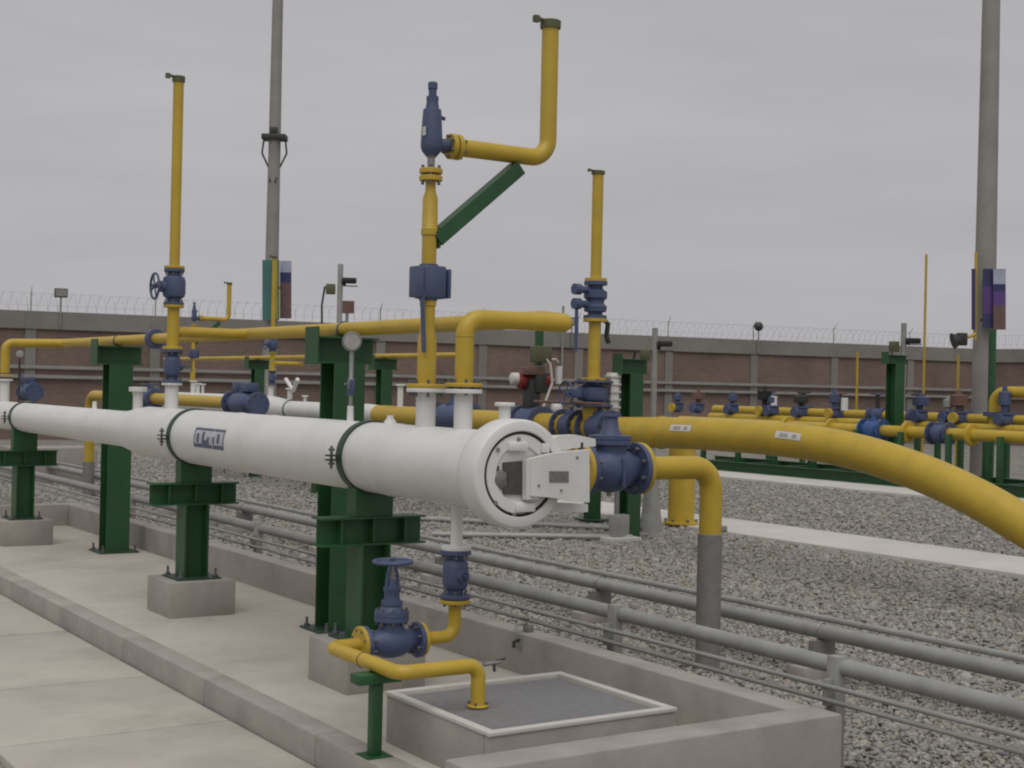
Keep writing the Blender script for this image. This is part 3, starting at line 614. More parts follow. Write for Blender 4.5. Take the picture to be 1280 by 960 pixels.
t.part('bolts', M().bolts((gx, yD, zE + .14), Z, .08, 8, .008, .09), BOLT, kind='stuff')
m = M()
for q in (-1, 1): m.tube([(gx + q * .036, yD, zE + .29), (gx + q * .03, yD, zE + .36), (gx + q * .014, yD, zE + .42)], .010, 8)
t.part('yoke', m, BLUE); t.part('stem', M().cyl((gx, yD, zE + .28), (gx, yD, zE + .455), .011, seg=10), STEEL)
wheel(t, (gx, yD, zE + .435), Z, .102, BLUE, .011, 5)
xe = P(413, 805, y=yD).x; ye = P(499, 838, x=xe).y; xo = P(598, 840, y=ye).x
dp = pipe('drain_pipe', 'yellow drain pipe bending around and down into the sump box', [(gx - GL / 2 - .022, yD, zE), (xe, yD, zE), (xe, ye, zE), (xo, ye, zE), (xo, ye, .44)], .037, .065, n_=10)
dp.part('flange', ring((gx - GL / 2 - .012, yD, zE), X, .098, .022), YEL)
dp.part('weld_bead', M().torus((xe, (ye + yD) / 2, zE), Y, .037, .004, 24, 6), BROWN)
dp.part('foot_flange', ring((xo, ye, .452), Z, .055, .014), YEL); dp.part('bolts', M().bolts((xo, ye, .462), Z, .046, 4, .007, .02), BOLT, kind='stuff')
sx_, sy_ = P(470, 850, x=xe).x, P(470, 850, x=xe).y
t = T('pipe_stand', 'short green steel stand under the yellow drain pipe', 'stand', (xe, sy_, SLAB))
t.part('leg', M().span((xe - .028, sy_ - .028, SLAB + .008), (xe + .028, sy_ + .028, zE - .087), .004), GREEN); t.part('top_plate', M().box((xe, sy_, zE - .062), (.24, .10, .05), 0, .004), GREEN); t.part('base_plate', M().box((xe, sy_, SLAB + .004), (.14, .14, .008)), GREEN)
q = P(628, 835, y=ye + .35); t = T('sample_tap', 'tiny steel tap beside the end of the yellow drain pipe', 'tap', (xo + .03, ye, zE))
t.part('stub', M().tube([(xo + .03, ye, zE), (xo + .13, ye, zE + .005)], .011, 8), STEEL); t.part('handle', M().tube([(xo + .09, ye, zE + .01), (xo + .09, ye - .01, zE - .04)], .008, 6).tube([(xo + .10, ye, zE + .01), (xo + .16, ye, zE + .02)], .006, 6), DARK)
# sump box
bx0, bx1, by0, by1, zt = 3.50, 4.60, 5.47, 6.47, .448
t = T('sump_box', 'square concrete sump box with a pale rim and grey top, under the drain', 'sump', ((bx0 + bx1) / 2, (by0 + by1) / 2, SLAB))
rim = .05
t.part('side', M().span((bx0, by0, SLAB - .01), (bx1, by0 + rim, zt), .006), CONC2); t.part('side', M().span((bx0, by1 - rim, SLAB - .01), (bx1, by1, zt), .006), CONC2)
t.part('side', M().span((bx0 - .002, by0 + rim, SLAB - .01), (bx0 + rim, by1 - rim, zt - .002), .006), CONC2); t.part('side', M().span((bx1 - rim, by0 + rim, SLAB - .01), (bx1 + .002, by1 - rim, zt - .002), .006), CONC2)
m = M()
for a, c in (((bx0 - .008, by0 - .008), (bx1 + .008, by0 + .042)), ((bx0 - .008, by1 - .042), (bx1 + .008, by1 + .008)), ((bx0 - .008, by0 + .0425), (bx0 + .042, by1 - .0425)), ((bx1 - .042, by0 + .0425), (bx1 + .008, by1 - .0425))): m.span((a[0], a[1], zt - .004), (c[0], c[1], zt + .016), .003)
t.part('rim', m, CONC3)
t.part('top', M().span((bx0 + rim, by0 + rim, .3), (bx1 - rim, by1 - rim, zt - .008)), GROUT)
# small fixtures on the long wall
q = P(651, 778, x=WXI + .02); t = T('wall_tap', 'small brass tap fixed on the long low wall', 'tap', (WXI + .08, q.y, WTOP))
t.part('bracket', M().box((WXI + .08, q.y, WTOP + .025), (.05, .06, .05), 0, .006), STEEL); t.part('body', M().tube([(WXI + .06, q.y, WTOP + .06), (WXI - .03, q.y - .03, WTOP + .06), (WXI - .04, q.y - .035, WTOP + .01)], .014, 8), GALV); t.part('handle', M().box((WXI + .05, q.y, WTOP + .085), (.02, .07, .012), .3), OLIVE)
q = P(650, 800, x=WXI); t = T('wall_clamp', 'dark pipe clamp bolted to the inner face of the long wall', 'clamp', (WXI, q.y, q.z - .04)); t.part('plate', M().box((WXI - .006, q.y, q.z), (.012, .08, .08)), GALV); t.part('hook', M().tube([(WXI - .01, q.y, q.z), (WXI - .06, q.y - .02, q.z - .005), (WXI - .06, q.y - .02, q.z - .04)], .012, 8), DARK)

# ------------------------------------------------------------------ conduits beside the platform
RX = 5.58; rz = P(1280, 888, x=RX).z; tz = [P(1280, 920, x=RX - .1).z, P(1280, 940, x=RX - .1).z]
one('conduit', M().tube([(RX, 2, rz), (RX, 30, rz + .0)], .045, 20), GALV, 'thick grey conduit on posts, just outside the long low wall', 'conduit', (RX, 12, 0))
pys = [P(1050, 850, x=RX - .0).y, P(773, 785, x=RX).y]
d_ = pys[1] - pys[0]; pys += [pys[1] + d_ * k for k in range(1, 6)]
plb = ('flat topped grey conduit post at the corner of the low wall', 'grey conduit post behind the middle of the sump box')
for k, y_ in enumerate(pys):
    t = T('conduit_post', plb[k] if k < 2 else ('first', 'second', 'third', 'fourth', 'fifth', 'sixth', 'seventh', 'eighth', 'ninth')[k] + ' grey conduit post along the low wall, counted from its near corner', 'post', (RX, y_, 0), 'posts under the thick conduit')
    t.part('upright', M().box((RX - .03, y_, (rz + .06) / 2), (.07, .075, rz + .06), 0, .006), GALV)
    t.part('saddle', M().torus((RX, y_, rz), Y, .048, .008, 24, 6), STEEL); t.part('clip', M().box((RX - .09, y_, (tz[0] + tz[1]) / 2), (.05, .03, .14), 0, .004), GALV)
for k, z_ in enumerate(tz): one('thin_conduit', M().tube([(RX - .115, 2, z_), (RX - .115, 30, z_)], .014, 10), GALV, ('upper of two thin grey conduits below the thick conduit', 'lower of two thin grey conduits below the thick conduit')[k], 'conduit', (RX - .1, 12, 0))
CX = 7.45; c1 = P(1280, 843, x=CX).z; c2 = P(1280, 823.5, x=CX + .06).z
one('service_pipe', M().tube([(CX, 2, c1), (CX, 40, c1)], .055, 20), GALV, 'wide grey service pipe lying low over the gravel', 'pipe', (CX, 12, 0))
one('service_pipe', M().tube([(CX + .06, 2, c2), (CX + .06, 40, c2)], .024, 12), GALV, 'thin grey pipe running along behind the wide service pipe', 'pipe', (CX + .06, 12, 0))
sl = [P(1015, 810, x=CX - .1).y, P(738, 745, x=CX - .1).y]; d_ = sl[1] - sl[0]; sl += [sl[1] + d_ * k for k in range(1, 6)]; sl.insert(0, sl[0] - d_)
for k, y_ in enumerate(sl):
    t = T('pipe_rest', ('first', 'second', 'third', 'fourth', 'fifth', 'sixth', 'seventh', 'eighth', 'ninth')[k] + ' low steel rest under the grey service pipes, counted from the right', 'pipe rest', (CX, y_, 0), 'rests under the service pipes')
    t.part('sleeper', M().box((CX, y_, .05), (.5, .16, .14), 0, .01), CONC2); t.part('stool', M().box((CX, y_, (c1 - .06 + .12) / 2), (.22, .05, c1 - .06 - .12)), SLEEVE); t.part('strap', M().torus((CX, y_, c1), Y, .058, .008, 24, 6), STEEL)

# ------------------------------------------------------------------ second riser group behind the closure (kicker line)
KXR = 6.96; rb = P(884, 835, z=0.02); yR, xR = rb.y, rb.x
zK = P(830, 585, y=yR).z
vx = P(762, 585, y=yR).x
pr = pipe('bypass_riser', 'yellow elbow pipe dropping into a grey wrapped sleeve in the gravel', [(vx + .27, yR, zK), (xR, yR, zK), (xR, yR, P(884, 672, y=yR).z)], .084, .17, n_=12)
pr.part('grey_sleeve', M().lathe((xR, yR, -.05), Z, [(0, .09), (P(884, 668, y=yR).z + .05, .09), (P(884, 668, y=yR).z + .055, .085)], 28), SLEEVE)
pr.part('flange', ring((vx + .262, yR, zK), X, .185, .035), YEL)
q = P(905, 661, y=yR); pr.part('ground_clip', M().box((xR + .10, yR - .02, q.z), (.06, .05, .05), 0, .008), STEEL)
t = T('gate_valve', 'large blue gate valve with bolted flange just right of the closure door', 'valve', (vx, yR, zK - .19))
t.part('body', M().lathe((vx - .25, yR, zK), X, [(.035, .10), (.08, .11), (.17, .155), (.25, .165), (.33, .155), (.42, .11), (.465, .10)], 32), BLUE)
for q in (-1, 1):
    c = V(vx + q * .227, yR, zK); t.part('flange', ring(c, X, .185, .036), BLUE); t.part('bolts', M().bolts(c, X, .148, 8, .017, .11), BOLT, kind='stuff')
bn = t.part('bonnet', M().lathe((vx, yR, zK + .08), Z, [(0, .12), (.09, .12), (.092, .15), (.12, .15), (.124, .145), (.128, .15), (.155, .15), (.16, .08), (.2, .06), (.28, .05), (.285, .065), (.30, .065)], 28), BLUE)
t.part('rib', M().box((vx, yR - .16, zK - .02), (.025, .03, .2), 0, .005), BLUE)
t.part('drain_plug', M().cyl((vx, yR, zK - .19), (vx, yR, zK - .15), .02, seg=10), STEEL)
kp = pipe('bypass_pipe', 'yellow bypass pipe running along behind the near launcher', [(vx - .262, yR, zK), (vx - .5, yR, zK), (vx - .5, 27, zK)], .084, .17)
def along(px, x, py=500): return P(px, py, x=x).y
yb = P(110, 620, z=.02)
pr2 = pipe('bypass_riser', 'far yellow riser with grey sleeve, seen below the launcher at left', [(yb.x, yb.y, P(113, 575, y=yb.y).z - .04), (yb.x, yb.y, 1.76), (yb.x, along(318, yb.x), 1.76)], .085, .25)
pr2.part('grey_sleeve', M().cyl((yb.x, yb.y, -.05), (yb.x, yb.y, P(113, 577, y=yb.y).z), .097, seg=24), SLEEVE)
LXV = yb.x
for px, lb, st, zk in ((306, 'blue gear operated valve above the printed mark, behind the barrel', 'gear', 1.76), (186, 'dark blue valve behind the foot of the left vent stack', 'wheel', 1.76)):
    valve('line_valve', lb, (LXV, along(px, LXV), zk), Y, .9 if px == 306 else .6, .155, .16, Z, 'box' if px == 306 else st, stem_l=.06, wheel_r=.13)
q = P(37, 500, x=LXV); valve('line_valve', 'blue valve behind the far left end of the launcher', (LXV, q.y, 1.76), Y, .7, .17, .185, Z, 'gear', stem_l=.06, wheel_r=.12)
tt = T('valve_stand', 'green stand under the far left blue valve, hidden by the launcher', 'pipe support', (LXV, q.y, 0)); tt.part('upright', M().box((LXV, q.y, .78), (.16, .16, 1.56)), GREEN)
kp.part('flange', ring((vx - .262, yR, zK), X, .185, .035), YEL)
bxx = vx - .5
# ------------------------------------------------------------------ second pig trap line
X2 = 11.4; z2 = P(850, 541, x=X2).z; Z2 = z2
def y2(px, py=510): return P(px, py, x=X2).y
big = []
for px, py in ((772, 540), (850, 541), (930, 545), (1010, 552.5), (1060, 562), (1100, 573), (1150, 590), (1200, 612), (1240, 633), (1280, 657)): q = P(px, py, x=X2); big.append(q)
slope = (big[-1] - big[-2]).normalized(); big += [big[-1] + slope * .8, big[-1] + slope * 1.6 - Z * .08, big[-1] + slope * 2.4 - Z * .2, big[-1] + slope * 3.6 - Z * .5]
ctl = [Vector(q) for q in big]; sm = []
for i in range(len(ctl) - 1):                # Catmull-Rom through the sighted points
    p0, p1, p2, p3 = ctl[max(i - 1, 0)], ctl[i], ctl[i + 1], ctl[min(i + 2, len(ctl) - 1)]
    for k in range(8):
        u = k / 8; sm.append(.5 * ((2 * p1) + (p2 - p0) * u + (2 * p0 - 5 * p1 + 4 * p2 - p3) * u * u + (3 * p1 - p0 - 3 * p2 + p3) * u ** 3))
sm.append(ctl[-1])
for _ in range(30):
    sm = [sm[0]] + [(sm[i - 1] + sm[i] * 2 + sm[i + 1]) / 4 for i in range(1, len(sm) - 1)] + [sm[-1]]
RP = .197
bp_ = T('trunk_pipe', 'thick yellow trunk pipe curving down into the gravel at right', 'pipe', (X2, sm[-1].y, 0)); bp_.part('tube', M().tube(sm, RP, 32), YEL)
def near(py_): return min(sm, key=lambda q: abs(q.y - py_))
for px in (832,): bp_.part('weld_bead', M().torus(near(y2(px)), Y, RP + .002, .012, 36, 6), YEL)
for px0, px1 in ((852, 878), (984, 1016)):
    ya, yb_ = y2(px0, 545), y2(px1, 550); vs = []; fs = []
    NA, NS = 4, 6
    for i in range(NS + 1):
        y_ = ya + (yb_ - ya) * i / NS; cz = float(np.interp(-y_, [-q.y for q in sm], [q.z for q in sm]))
        for j in range(NA + 1): a = R(8) + R(24) * j / NA; vs.append((X2 - (RP + .004) * math.cos(a), y_, cz + (RP + .004) * math.sin(a)))
    for i in range(NS):
        for j in range(NA): k = i * (NA + 1) + j; fs.append((k, k + NA + 1, k + NA + 2, k + 1))
    st_ = bp_.part('sticker', M().add(vs, fs), LABEL); vs2 = [(x_ - .002, y_, z_) for x_, y_, z_ in vs]
    f2 = [fs[k] for k in range(len(fs)) if k % NA in (1, 2) and (k // NA) not in (0, 3, 5)]
    bp_.part('sticker_print', M().add(vs2, f2), GREYINK, st_)
# tee riser on the concrete strip
q = P(851, 655, z=SZ2); one_t = T('pipe_riser', 'short thick yellow riser standing on the concrete strip behind the bypass elbow', 'pipe', (q.x, q.y, SZ2))
one_t.part('tube', M().cyl((q.x, q.y, SZ2), (q.x, q.y, 1.45), .20, seg=28), YEL); one_t.part('base_flange', ring((q.x, q.y, SZ2 + .022), Z, .26, .04), YEL); one_t.part('cap_flange', ring((q.x, q.y, 1.47), Z, .27, .05), YEL)
for a in (-1, 1): one_t.part('bolts', M().bolts((q.x, q.y, SZ2 + .05), Z, .23, 6, .02, .06, a * .3), BOLT, kind='stuff') if a > 0 else None
# flanged valves on line 2, near end
valve('line_valve', 'blue valve on the trunk line directly above the big gate valve', (X2, y2(750), Z2), Y, .5, .19, .25, Z, None, stem_l=.12, nb=12)
valve('line_valve', 'second blue valve on the trunk line, left of the big gate valve', (X2, y2(714), Z2), Y, .42, .18, .235, Z, None, stem_l=.10, nb=12)
valve('line_valve', 'blue valve seen between the two white nozzles', (X2, y2(566), Z2 + .02), Y, 1.1, .22, .25, Z, None, stem_l=.16, nb=10)
for a, c, lb in ((742, 720, 'short yellow spool between two blue trunk valves'), (708, 590, 'yellow spool behind the closure door on the trunk line'), (552, 452, 'yellow spool behind the white nozzles on the trunk line')):
    one('trunk_spool', M().tube([(X2, y2(a), Z2), (X2, y2(c), Z2)], .165, 24), YEL, lb, 'pipe', (X2, y2(a), Z2 - .165))
t = T('pig_receiver', 'white pig receiver barrel on the second line, seen above the near launcher', 'pig receiver', (X2, 27, 0))
t.part('neck', M().tube([(X2, y2(450), Z2), (X2, y2(366), Z2)], .165, 28), WHITE)
t.part('barrel', M().lathe((X2, y2(366), Z2), Y, [(0, .165), (.9, .24), (1.0, .245), (y2(212) - y2(366), .245)], 32), WHITE)
t.part('reducer', M().lathe((X2, y2(450), Z2), -Y, [(-.05, .165), (.3, .18), (.7, .165)], 24), WHITE)
t.part('clamp_band', M().torus((X2, y2(364), Z2), Y, .17, .02, 28, 6), DGREEN)
for px, zt_, r_ in ((338, 2.0, .06), (362, 1.93, .05), (381, 1.80, .03), (241, 2.035, .06), (500, 2.05, .05), (247, 1.98, .04), (253, 1.97, .03)):
    t.part('nozzle', M().cyl((X2, y2(px), Z2 + .12), (X2, y2(px), zt_), r_, seg=16), WHITE); t.part('nozzle_flange', ring((X2, y2(px), zt_), Z, r_ + .035, .03), WHITE)
y_ = y2(366); t.part('tee_branch', M().tube([(X2, y_, 1.9), (X2 - .05, y_ + .25, 2.12)], .04, 10).tube([(X2, y_, 1.9), (X2 - .05, y_ - .3, 2.12)], .04, 10), WHITE)
# supports of line 2
for px, lb in ((400, 'green column under the white receiver, hidden behind the near launcher'), (640, 'green column under the trunk line behind the closure door')):
    y_ = y2(px); tt = T('pipe_support', lb, 'pipe support', (X2, y_, 0)); tt.part('column', M().ibeam((X2, y_, 0), (X2, y_, Z2 - .3), .2, .2, .014, .011, X), GREEN); tt.part('cross_beam', M().box((X2, y_, Z2 - .245), (.8, .16, .13), 0, .006), GREEN)
for px, lb in ((740, 'green leg standing on the strip left of the hanging valve drain'), (783, 'green leg standing on the strip below the blue flange')):
    q = P(px, 650, z=SZ2); tt = T('valve_stand', lb, 'pipe support', (q.x, q.y, SZ2)); tt.part('upright', M().box((q.x, q.y, SZ2 + .62), (.19, .19, 1.24), 0, .006), GREEN); tt.part('foot_plate', M().box((q.x, q.y, SZ2 + .012), (.4, .4, .022)), DGREEN)
# header of line 2 and posts
H2 = 12.0; hz2 = P(420, 446, x=H2).z
pipe('header_pipe', 'thin far yellow header pipe of the second line against the brick wall', [(H2, along(578, H2), hz2), (H2, along(205, H2), hz2)], .045, seg=12)
for px, lb in ((480, 'green T-headed post of the second line, right of the gauge'), (322, 'dark green T-headed post of the second line, left of centre'), (790, 'green T-headed post with bracket right of the white panel')):
    zt_ = hz2 - .045 if px != 790 else P(790, 449, x=H2).z
    post(H2, px, zt_, 0, lb, 'posts of the second line', .22, .5)
# stacks of line 2
y342 = y2(340, 470); y241 = y2(241, 470)
stack1(X2, y342, -.03, ('blue ball valve under the far vent in front of the left pole', 'far yellow riser in front of the left concrete pole', 'far blue globe valve in front of the left concrete pole', 'thin far yellow vent in front of the left concrete pole'), 'far vent stack of the receiver')
relief(X2, y241, ('far thin yellow riser right of the left vent stack', 'tiny far blue block valve right of the left vent stack', 'far yellow spool right of the left vent stack', 'tiny far relief valve left of the small yellow outlet', 'small far yellow L-shaped outlet right of the left vent', 'tiny far green brace under the small yellow outlet'), 'relief stack of the receiver')
# stack 3
y745 = y2(742, 480); s3 = V(X2, y745, 0)
def z3(py): return P(744, py, x=X2).z
t = pipe('riser_spool', 'yellow riser between the blue valves of the right vent stack', [s3 + Z * z3(476), s3 + Z * z3(402)], .085)
t.part('flange', ring(s3 + Z * z3(400), Z, .16, .05), YEL); t.part('flange', ring(s3 + Z * z3(474), Z, .17, .04), YEL)
zz = z3(374)
t = T('double_block_valve', 'dark blue double valve with side handles in the right vent stack', 'valve', s3 + Z * z3(398))
t.part('body', M().lathe(s3 + Z * z3(398), Z, [(0, .16), (.04, .16), (.05, .10), (.08, .10), (.09, .15), (.16, .16), (.2, .12), (.24, .12), (.28, .16), (.36, .16), (.40, .10), (.44, .10), (.45, .16), (.50, .16)], 24), BLUE)
for py in (363, 381): c = s3 + Z * z3(py); t.part('operator', M().cyl(c, c - X * .34, .05, seg=12).cyl(c - X * .26, c - X * .36, .075, seg=12), BLUE)
t.part('lever', M().beam(s3 + V(-.31, 0, z3(383)), s3 + V(-.31, 0, z3(440)), .04, .03, X), BLUE)
t.part('chain', M().tube([s3 + V(.13, 0, z3(398)), s3 + V(.22, 0, z3(404)), s3 + V(.20, 0, z3(420)), s3 + V(.24, 0, z3(428))], .035, 8), DARK)
t = pipe('vent_stack', 'slender yellow vent pipe right of centre, above the dark double valve', [s3 + Z * z3(352), s3 + Z * z3(218)], .075, cat='vent'); t.part('flange', ring(s3 + Z * (z3(352) + .02), Z, .15, .05), YEL); cap(t, s3 + Z * (z3(216)), .075)
valve('gate_valve', 'broad dark blue valve at the foot of the right vent stack', s3 + Z * z3(492), Z, z3(476) - z3(508), .2, .27, -X, 'gear', stem_l=.1, wheel_r=.16)
one('trunk_tee', M().lathe(s3 + Z * (Z2 + .1), Z, [(0, .15), (z3(508) - Z2 - .1, .15)], 24), YEL, 'yellow tee below the right vent stack', 'pipe', s3 + Z * (Z2 + .1))
# white ribbed level tube
q = P(765, 514, x=X2 + .3); q1 = P(765, 466, x=X2 + .3)
t = T('level_tube', 'white ribbed upright tube beside the right vent stack', 'level gauge', (q.x, q.y, q.z - .3)); t.part('tube', M().box((q.x, q.y, (q.z + q1.z) / 2), (.14, .12, q1.z - q.z), 0, .01), WHITE)
for k in range(5): t.part('rib', M().box((q.x, q.y, q.z + (q1.z - q.z) * (.1 + .2 * k)), (.18, .16, .03), 0, .005), LABEL)
t.part('foot', M().cyl((q.x, q.y, q.z - .3), (q.x, q.y, q.z), .03, seg=8), STEEL)
# actuator with red cylinder
yA = y2(665, 470); zA = P(665, 474, x=X2).z; a0 = V(X2, yA, zA)
t = T('valve_actuator', 'red cylinder valve actuator with white tubing above the closure door', 'actuator', (X2, yA, Z2))
t.part('valve_body', M().lathe((X2, yA - .28, Z2), Y, [(0, .26), (.05, .26), (.06, .18), (.15, .24), (.41, .24), (.5, .18), (.51, .26), (.56, .26)], 28), BLUE)
t.part('yoke', M().box((X2, yA, (Z2 + zA) / 2 + .05), (.18, .2, zA - Z2 - .1), 0, .01), DARK)
t.part('cylinder', M().lathe(a0 + V(-.18, .1, -.02), V(1, -.25, 0), [(0, .10), (.02, .13), (.09, .13), (.1, .115), (.38, .115), (.39, .13), (.46, .13), (.47, .1)], 24), RED)
t.part('end_cap', M().lathe(a0 + V(-.30, .13, .0), V(1, -.25, 0), [(0, .04), (.03, .09), (.13, .09)], 18), LABEL)
t.part('gearbox', M().box(a0 + V(.12, 0, -.05), (.3, .24, .3), .2, .03), DARK); t.part('control_box', M().box(a0 + V(.08, -.1, .36), (.26, .2, .24), .1, .02), OLIVE)
t.part('manifold', M().box(a0 + V(-.02, -.06, .12), (.32, .16, .12), .1, .015), BROWN); t.part('filter_bowl', M().cyl(a0 + V(.40, -.1, -.06), a0 + V(.40, -.1, .2), .05, seg=12), WHITE)
t.part('tubing', M().tube(fillet([a0 + V(.0, -.15, .42), a0 + V(.18, -.2, .22), a0 + V(.22, -.2, -.05), a0 + V(.05, -.2, -.45)], .08), .018, 8).tube(fillet([a0 + V(.36, -.15, .25), a0 + V(.3, -.15, .3), a0 + V(.18, -.15, .28)], .03), .014, 8), LABEL)
t.part('drain_pot', M().sphere(a0 + V(.30, -.2, -.42), .09, 12, 1.2), WHITE); t.part('support_frame', M().beam(a0 + V(.18, .1, .2), a0 + V(.18, .1, .72), .09, .09, X), GREEN)
# sensing line and small stand
t = pipe('sensing_line', 'thin brown sensing line along the top of the trunk valves', [(X2 - .3, y2(690), Z2 + .33), (X2 - .3, y2(775), Z2 + .33)], .02, ma=BROWN, seg=8)
q = P(770, 672, z=0.05); t = T('instrument_stand', 'thin grey stand with a small box in the gravel below the blue valve', 'stand', (q.x, q.y, 0)); t.part('post', M().tube([(q.x, q.y, 0), (q.x, q.y, P(770, 605, y=q.y).z)], .035, 8), STEEL); t.part('box', M().box((q.x, q.y - .06, .22), (.25, .16, .3), 0, .02), GALV); t.part('foot', M().box((q.x, q.y, .03), (.5, .5, .08), 0, .01), CONC3)
for k, (pa, pb_, lb) in enumerate((((520, 648), (800, 662), 'low grey drain pipe on the gravel behind the drain valve'), ((540, 668), (790, 672), 'second low grey drain pipe on the gravel, nearer'))):
    a_ = P(*pa, z=.06); c_ = P(*pb_, z=.06); one('ground_pipe', M().tube([a_, c_], .045, 10), GALV, lb, 'pipe', (a_.x, a_.y, 0))
q = P(60, 590, z=.2); one('concrete_block', M().box((q.x, q.y, .35), (1.6, 1.1, .7), 0, .02), CONC2, 'grey concrete block behind the far end of the platform', 'block', (q.x, q.y, 0))

# ------------------------------------------------------------------ camera posts, light poles, boards
def cctv(px, py0, d, top_py, label, base=True, cone=False, prad=.05):
    q = P(px, py0, d=d); zt_ = P(px, top_py, d=d).z; t = T('camera_post', label, 'camera post', (q.x, q.y, 0)); rt = V(math.cos(HEAD), -math.sin(HEAD), 0)
    t.part('post', M().tube([(q.x, q.y, 0), (q.x, q.y, zt_)], prad, 12), GALV)
    if cone: t.part('base', M().lathe((q.x, q.y, 0), Z, [(0, .17), (.1, .16), (.75, .09), (.8, .09)], 12), GALV)
    k_ = d / 30; hz_ = zt_ - .42 * k_; c = V(q.x, q.y, hz_)
    t.part('camera_bracket', M().tube([c, c + rt * .12 * k_], .03, 8), BLACK); t.part('camera', M().box(c + rt * .16 * k_ + V(0, -.06, .06), (.30 * k_, .16 * k_, .12 * k_), -.4, .02), BLACK)
    t.part('sun_shield', M().box(c + rt * .19 * k_ + V(0, -.06, -.04), (.30 * k_, .12 * k_, .015 * k_), -.4), DARK)
    t.part('junction_box', M().box(c - rt * .2 * k_ + V(0, 0, -.10), (.2 * k_, .12 * k_, .22 * k_), -.5, .02), OLIVE)
    t.part('cable', M().tube([c - rt * .28 + Z * -.05, c - rt * .33 + Z * -.4, c - rt * .3 + Z * -1.2], .018, 6), BLACK)
cctv(422, 500, 26, 330, 'thin grey post with black camera and junction box behind the gauge')
cctv(817, 500, 20.3, 410, 'thin grey camera post with tapered foot right of the white level tube', cone=True, prad=.042)
cctv(1128, 500, 38, 404, 'thin grey camera post left of the right concrete pole', prad=.075)
q = P(434, 384, d=27); t = T('small_sign', 'small square board on a thin post right of the camera post', 'sign', (q.x, q.y, 0)); t.part('post', M().tube([(q.x, q.y, 0), (q.x, q.y, q.z)], .03, 6), STEEL); t.part('board', M().box((q.x, q.y - .03, q.z), (.24, .03, .24), -HEAD), BROWN)
def pole(px, py_b, d, rb_, rt_, H, label):
    q = P(px, py_b, d=d); t = T('concrete_pole', label, 'pole', (q.x, q.y, 0)); t.part('shaft', M().lathe((q.x, q.y, -.1), Z, [(0, rb_), (H, rt_)], 24), POLEC); return t, q
rt = V(math.cos(HEAD), -math.sin(HEAD), 0); fw = V(math.sin(HEAD), math.cos(HEAD), 0)
t, q = pole(336.5, 480, 41, .22, .13, 18, 'tall grey concrete pole on the left with cable bracket and boards')
lean = .0
zb_ = P(345, 172, d=41).z; c = V(q.x, q.y, zb_)
br = t.part('cable_bracket', M().box(c, (.70, .5, .16), -HEAD, .02).box(c + Z * .18, (.22, .44, .2), -HEAD, .02), DARK)
m = M()
for sg in (-1, 1): m.tube(fillet([c + rt * sg * .31 - Z * .05, c + rt * sg * .36 - Z * .45, c + rt * sg * .12 - Z * .95, c + rt * sg * .08 - fw * .2 - Z * 1.3], .15), .028, 8)
t.part('cable_loop', m, DARK, br)
def board(t, px0, px1, py0, py1, d, bands, name):
    pts = [P(px0, py1, d=d), P(px1, py1, d=d), P(px1, py0, d=d), P(px0, py0, d=d)]
    o_ = t.part(name, M().prism(pts, fw * .04), DARK)
    for a, c_, ma in bands:
        lo = [pts[0].lerp(pts[3], a), pts[1].lerp(pts[2], a), pts[1].lerp(pts[2], c_), pts[0].lerp(pts[3], c_)]
        t.part('print', M().prism([v - fw * .012 for v in lo], fw * .008), ma, o_)
bt_ = T('advert_board', 'teal and green board hung on the left concrete pole', 'board', (q.x, q.y, P(340, 400, d=40.6).z)); board(bt_, 328, 349, 325, 400, 40.6, ((0, 1, TEAL),), 'panel'); bt_.part('green_strip', M().prism([P(a, c_, d=40.5) for a, c_ in ((340, 399), (348, 399), (348, 326), (340, 326))], fw * .03), LIME)
bt_ = T('photo_board', 'narrow board with pale top and brown lower half on the left pole', 'board', (q.x, q.y, P(357, 398, d=40.8).z)); board(bt_, 350, 364, 326, 398, 40.8, ((0, .55, BRWN), (.55, .62, BRWN), (.62, .8, NAVY), (.8, 1, SKYP)), 'panel')
bt_.part('bracket', M().beam(P(340, 360, d=40.9), P(357, 360, d=40.9), .05, .05), DARK)
t, q = pole(1229, 480, 35, .29, .17, 19, 'tall grey concrete pole near the right edge, thickest in view')
bt_ = T('advert_board', 'dark blue and purple board on the right concrete pole', 'board', (q.x, q.y, P(1230, 412, d=34.5).z)); board(bt_, 1229, 1241, 336, 410, 34.5, ((0, .25, NAVY), (.25, .7, PURP), (.7, 1, NAVY)), 'panel'); board(bt_, 1215, 1219, 336, 412, 34.6, ((0, 1, NAVY),), 'side_panel')
bt_ = T('photo_board', 'pale topped purple and brown board at the right pole', 'board', (q.x, q.y, P(1250, 412, d=34.4).z)); board(bt_, 1241.5, 1257, 336, 412, 34.4, ((0, .4, BRWN), (.4, .63, PURP), (.63, .75, NAVY), (.75, 1, SKYP)), 'panel'); bt_.part('bracket', M().beam(P(1225, 400, d=34.6), P(1250, 400, d=34.6), .05, .05), DARK)
a_ = P(1241, 412, d=33); one('green_post', M().tube([(a_.x, a_.y, 0), (a_.x, a_.y, a_.z)], .085, 12), GREEN, 'slim green post directly right of the right concrete pole', 'post', (a_.x, a_.y, 0))
a_ = P(1220, 315, d=34.65); b_ = P(1219, 425, d=34.65); t.part('yellow_conduit', M().tube([b_, a_], .035, 10), YEL)
a_ = P(1202, 424, d=33.5); t = T('floodlight', 'dark floodlight jutting left from the right concrete pole', 'lamp', (a_.x, a_.y, a_.z)); t.part('head', M().box(a_, (.22, .2, .30), -.3, .03).lathe(a_ + V(-.05, 0, 0), -rt - Z * .3, [(0, .1), (.18, .2)], 12), DARK); t.part('arm', M().tube([a_, P(1219, 418, d=33.7)], .04, 8), YEL)

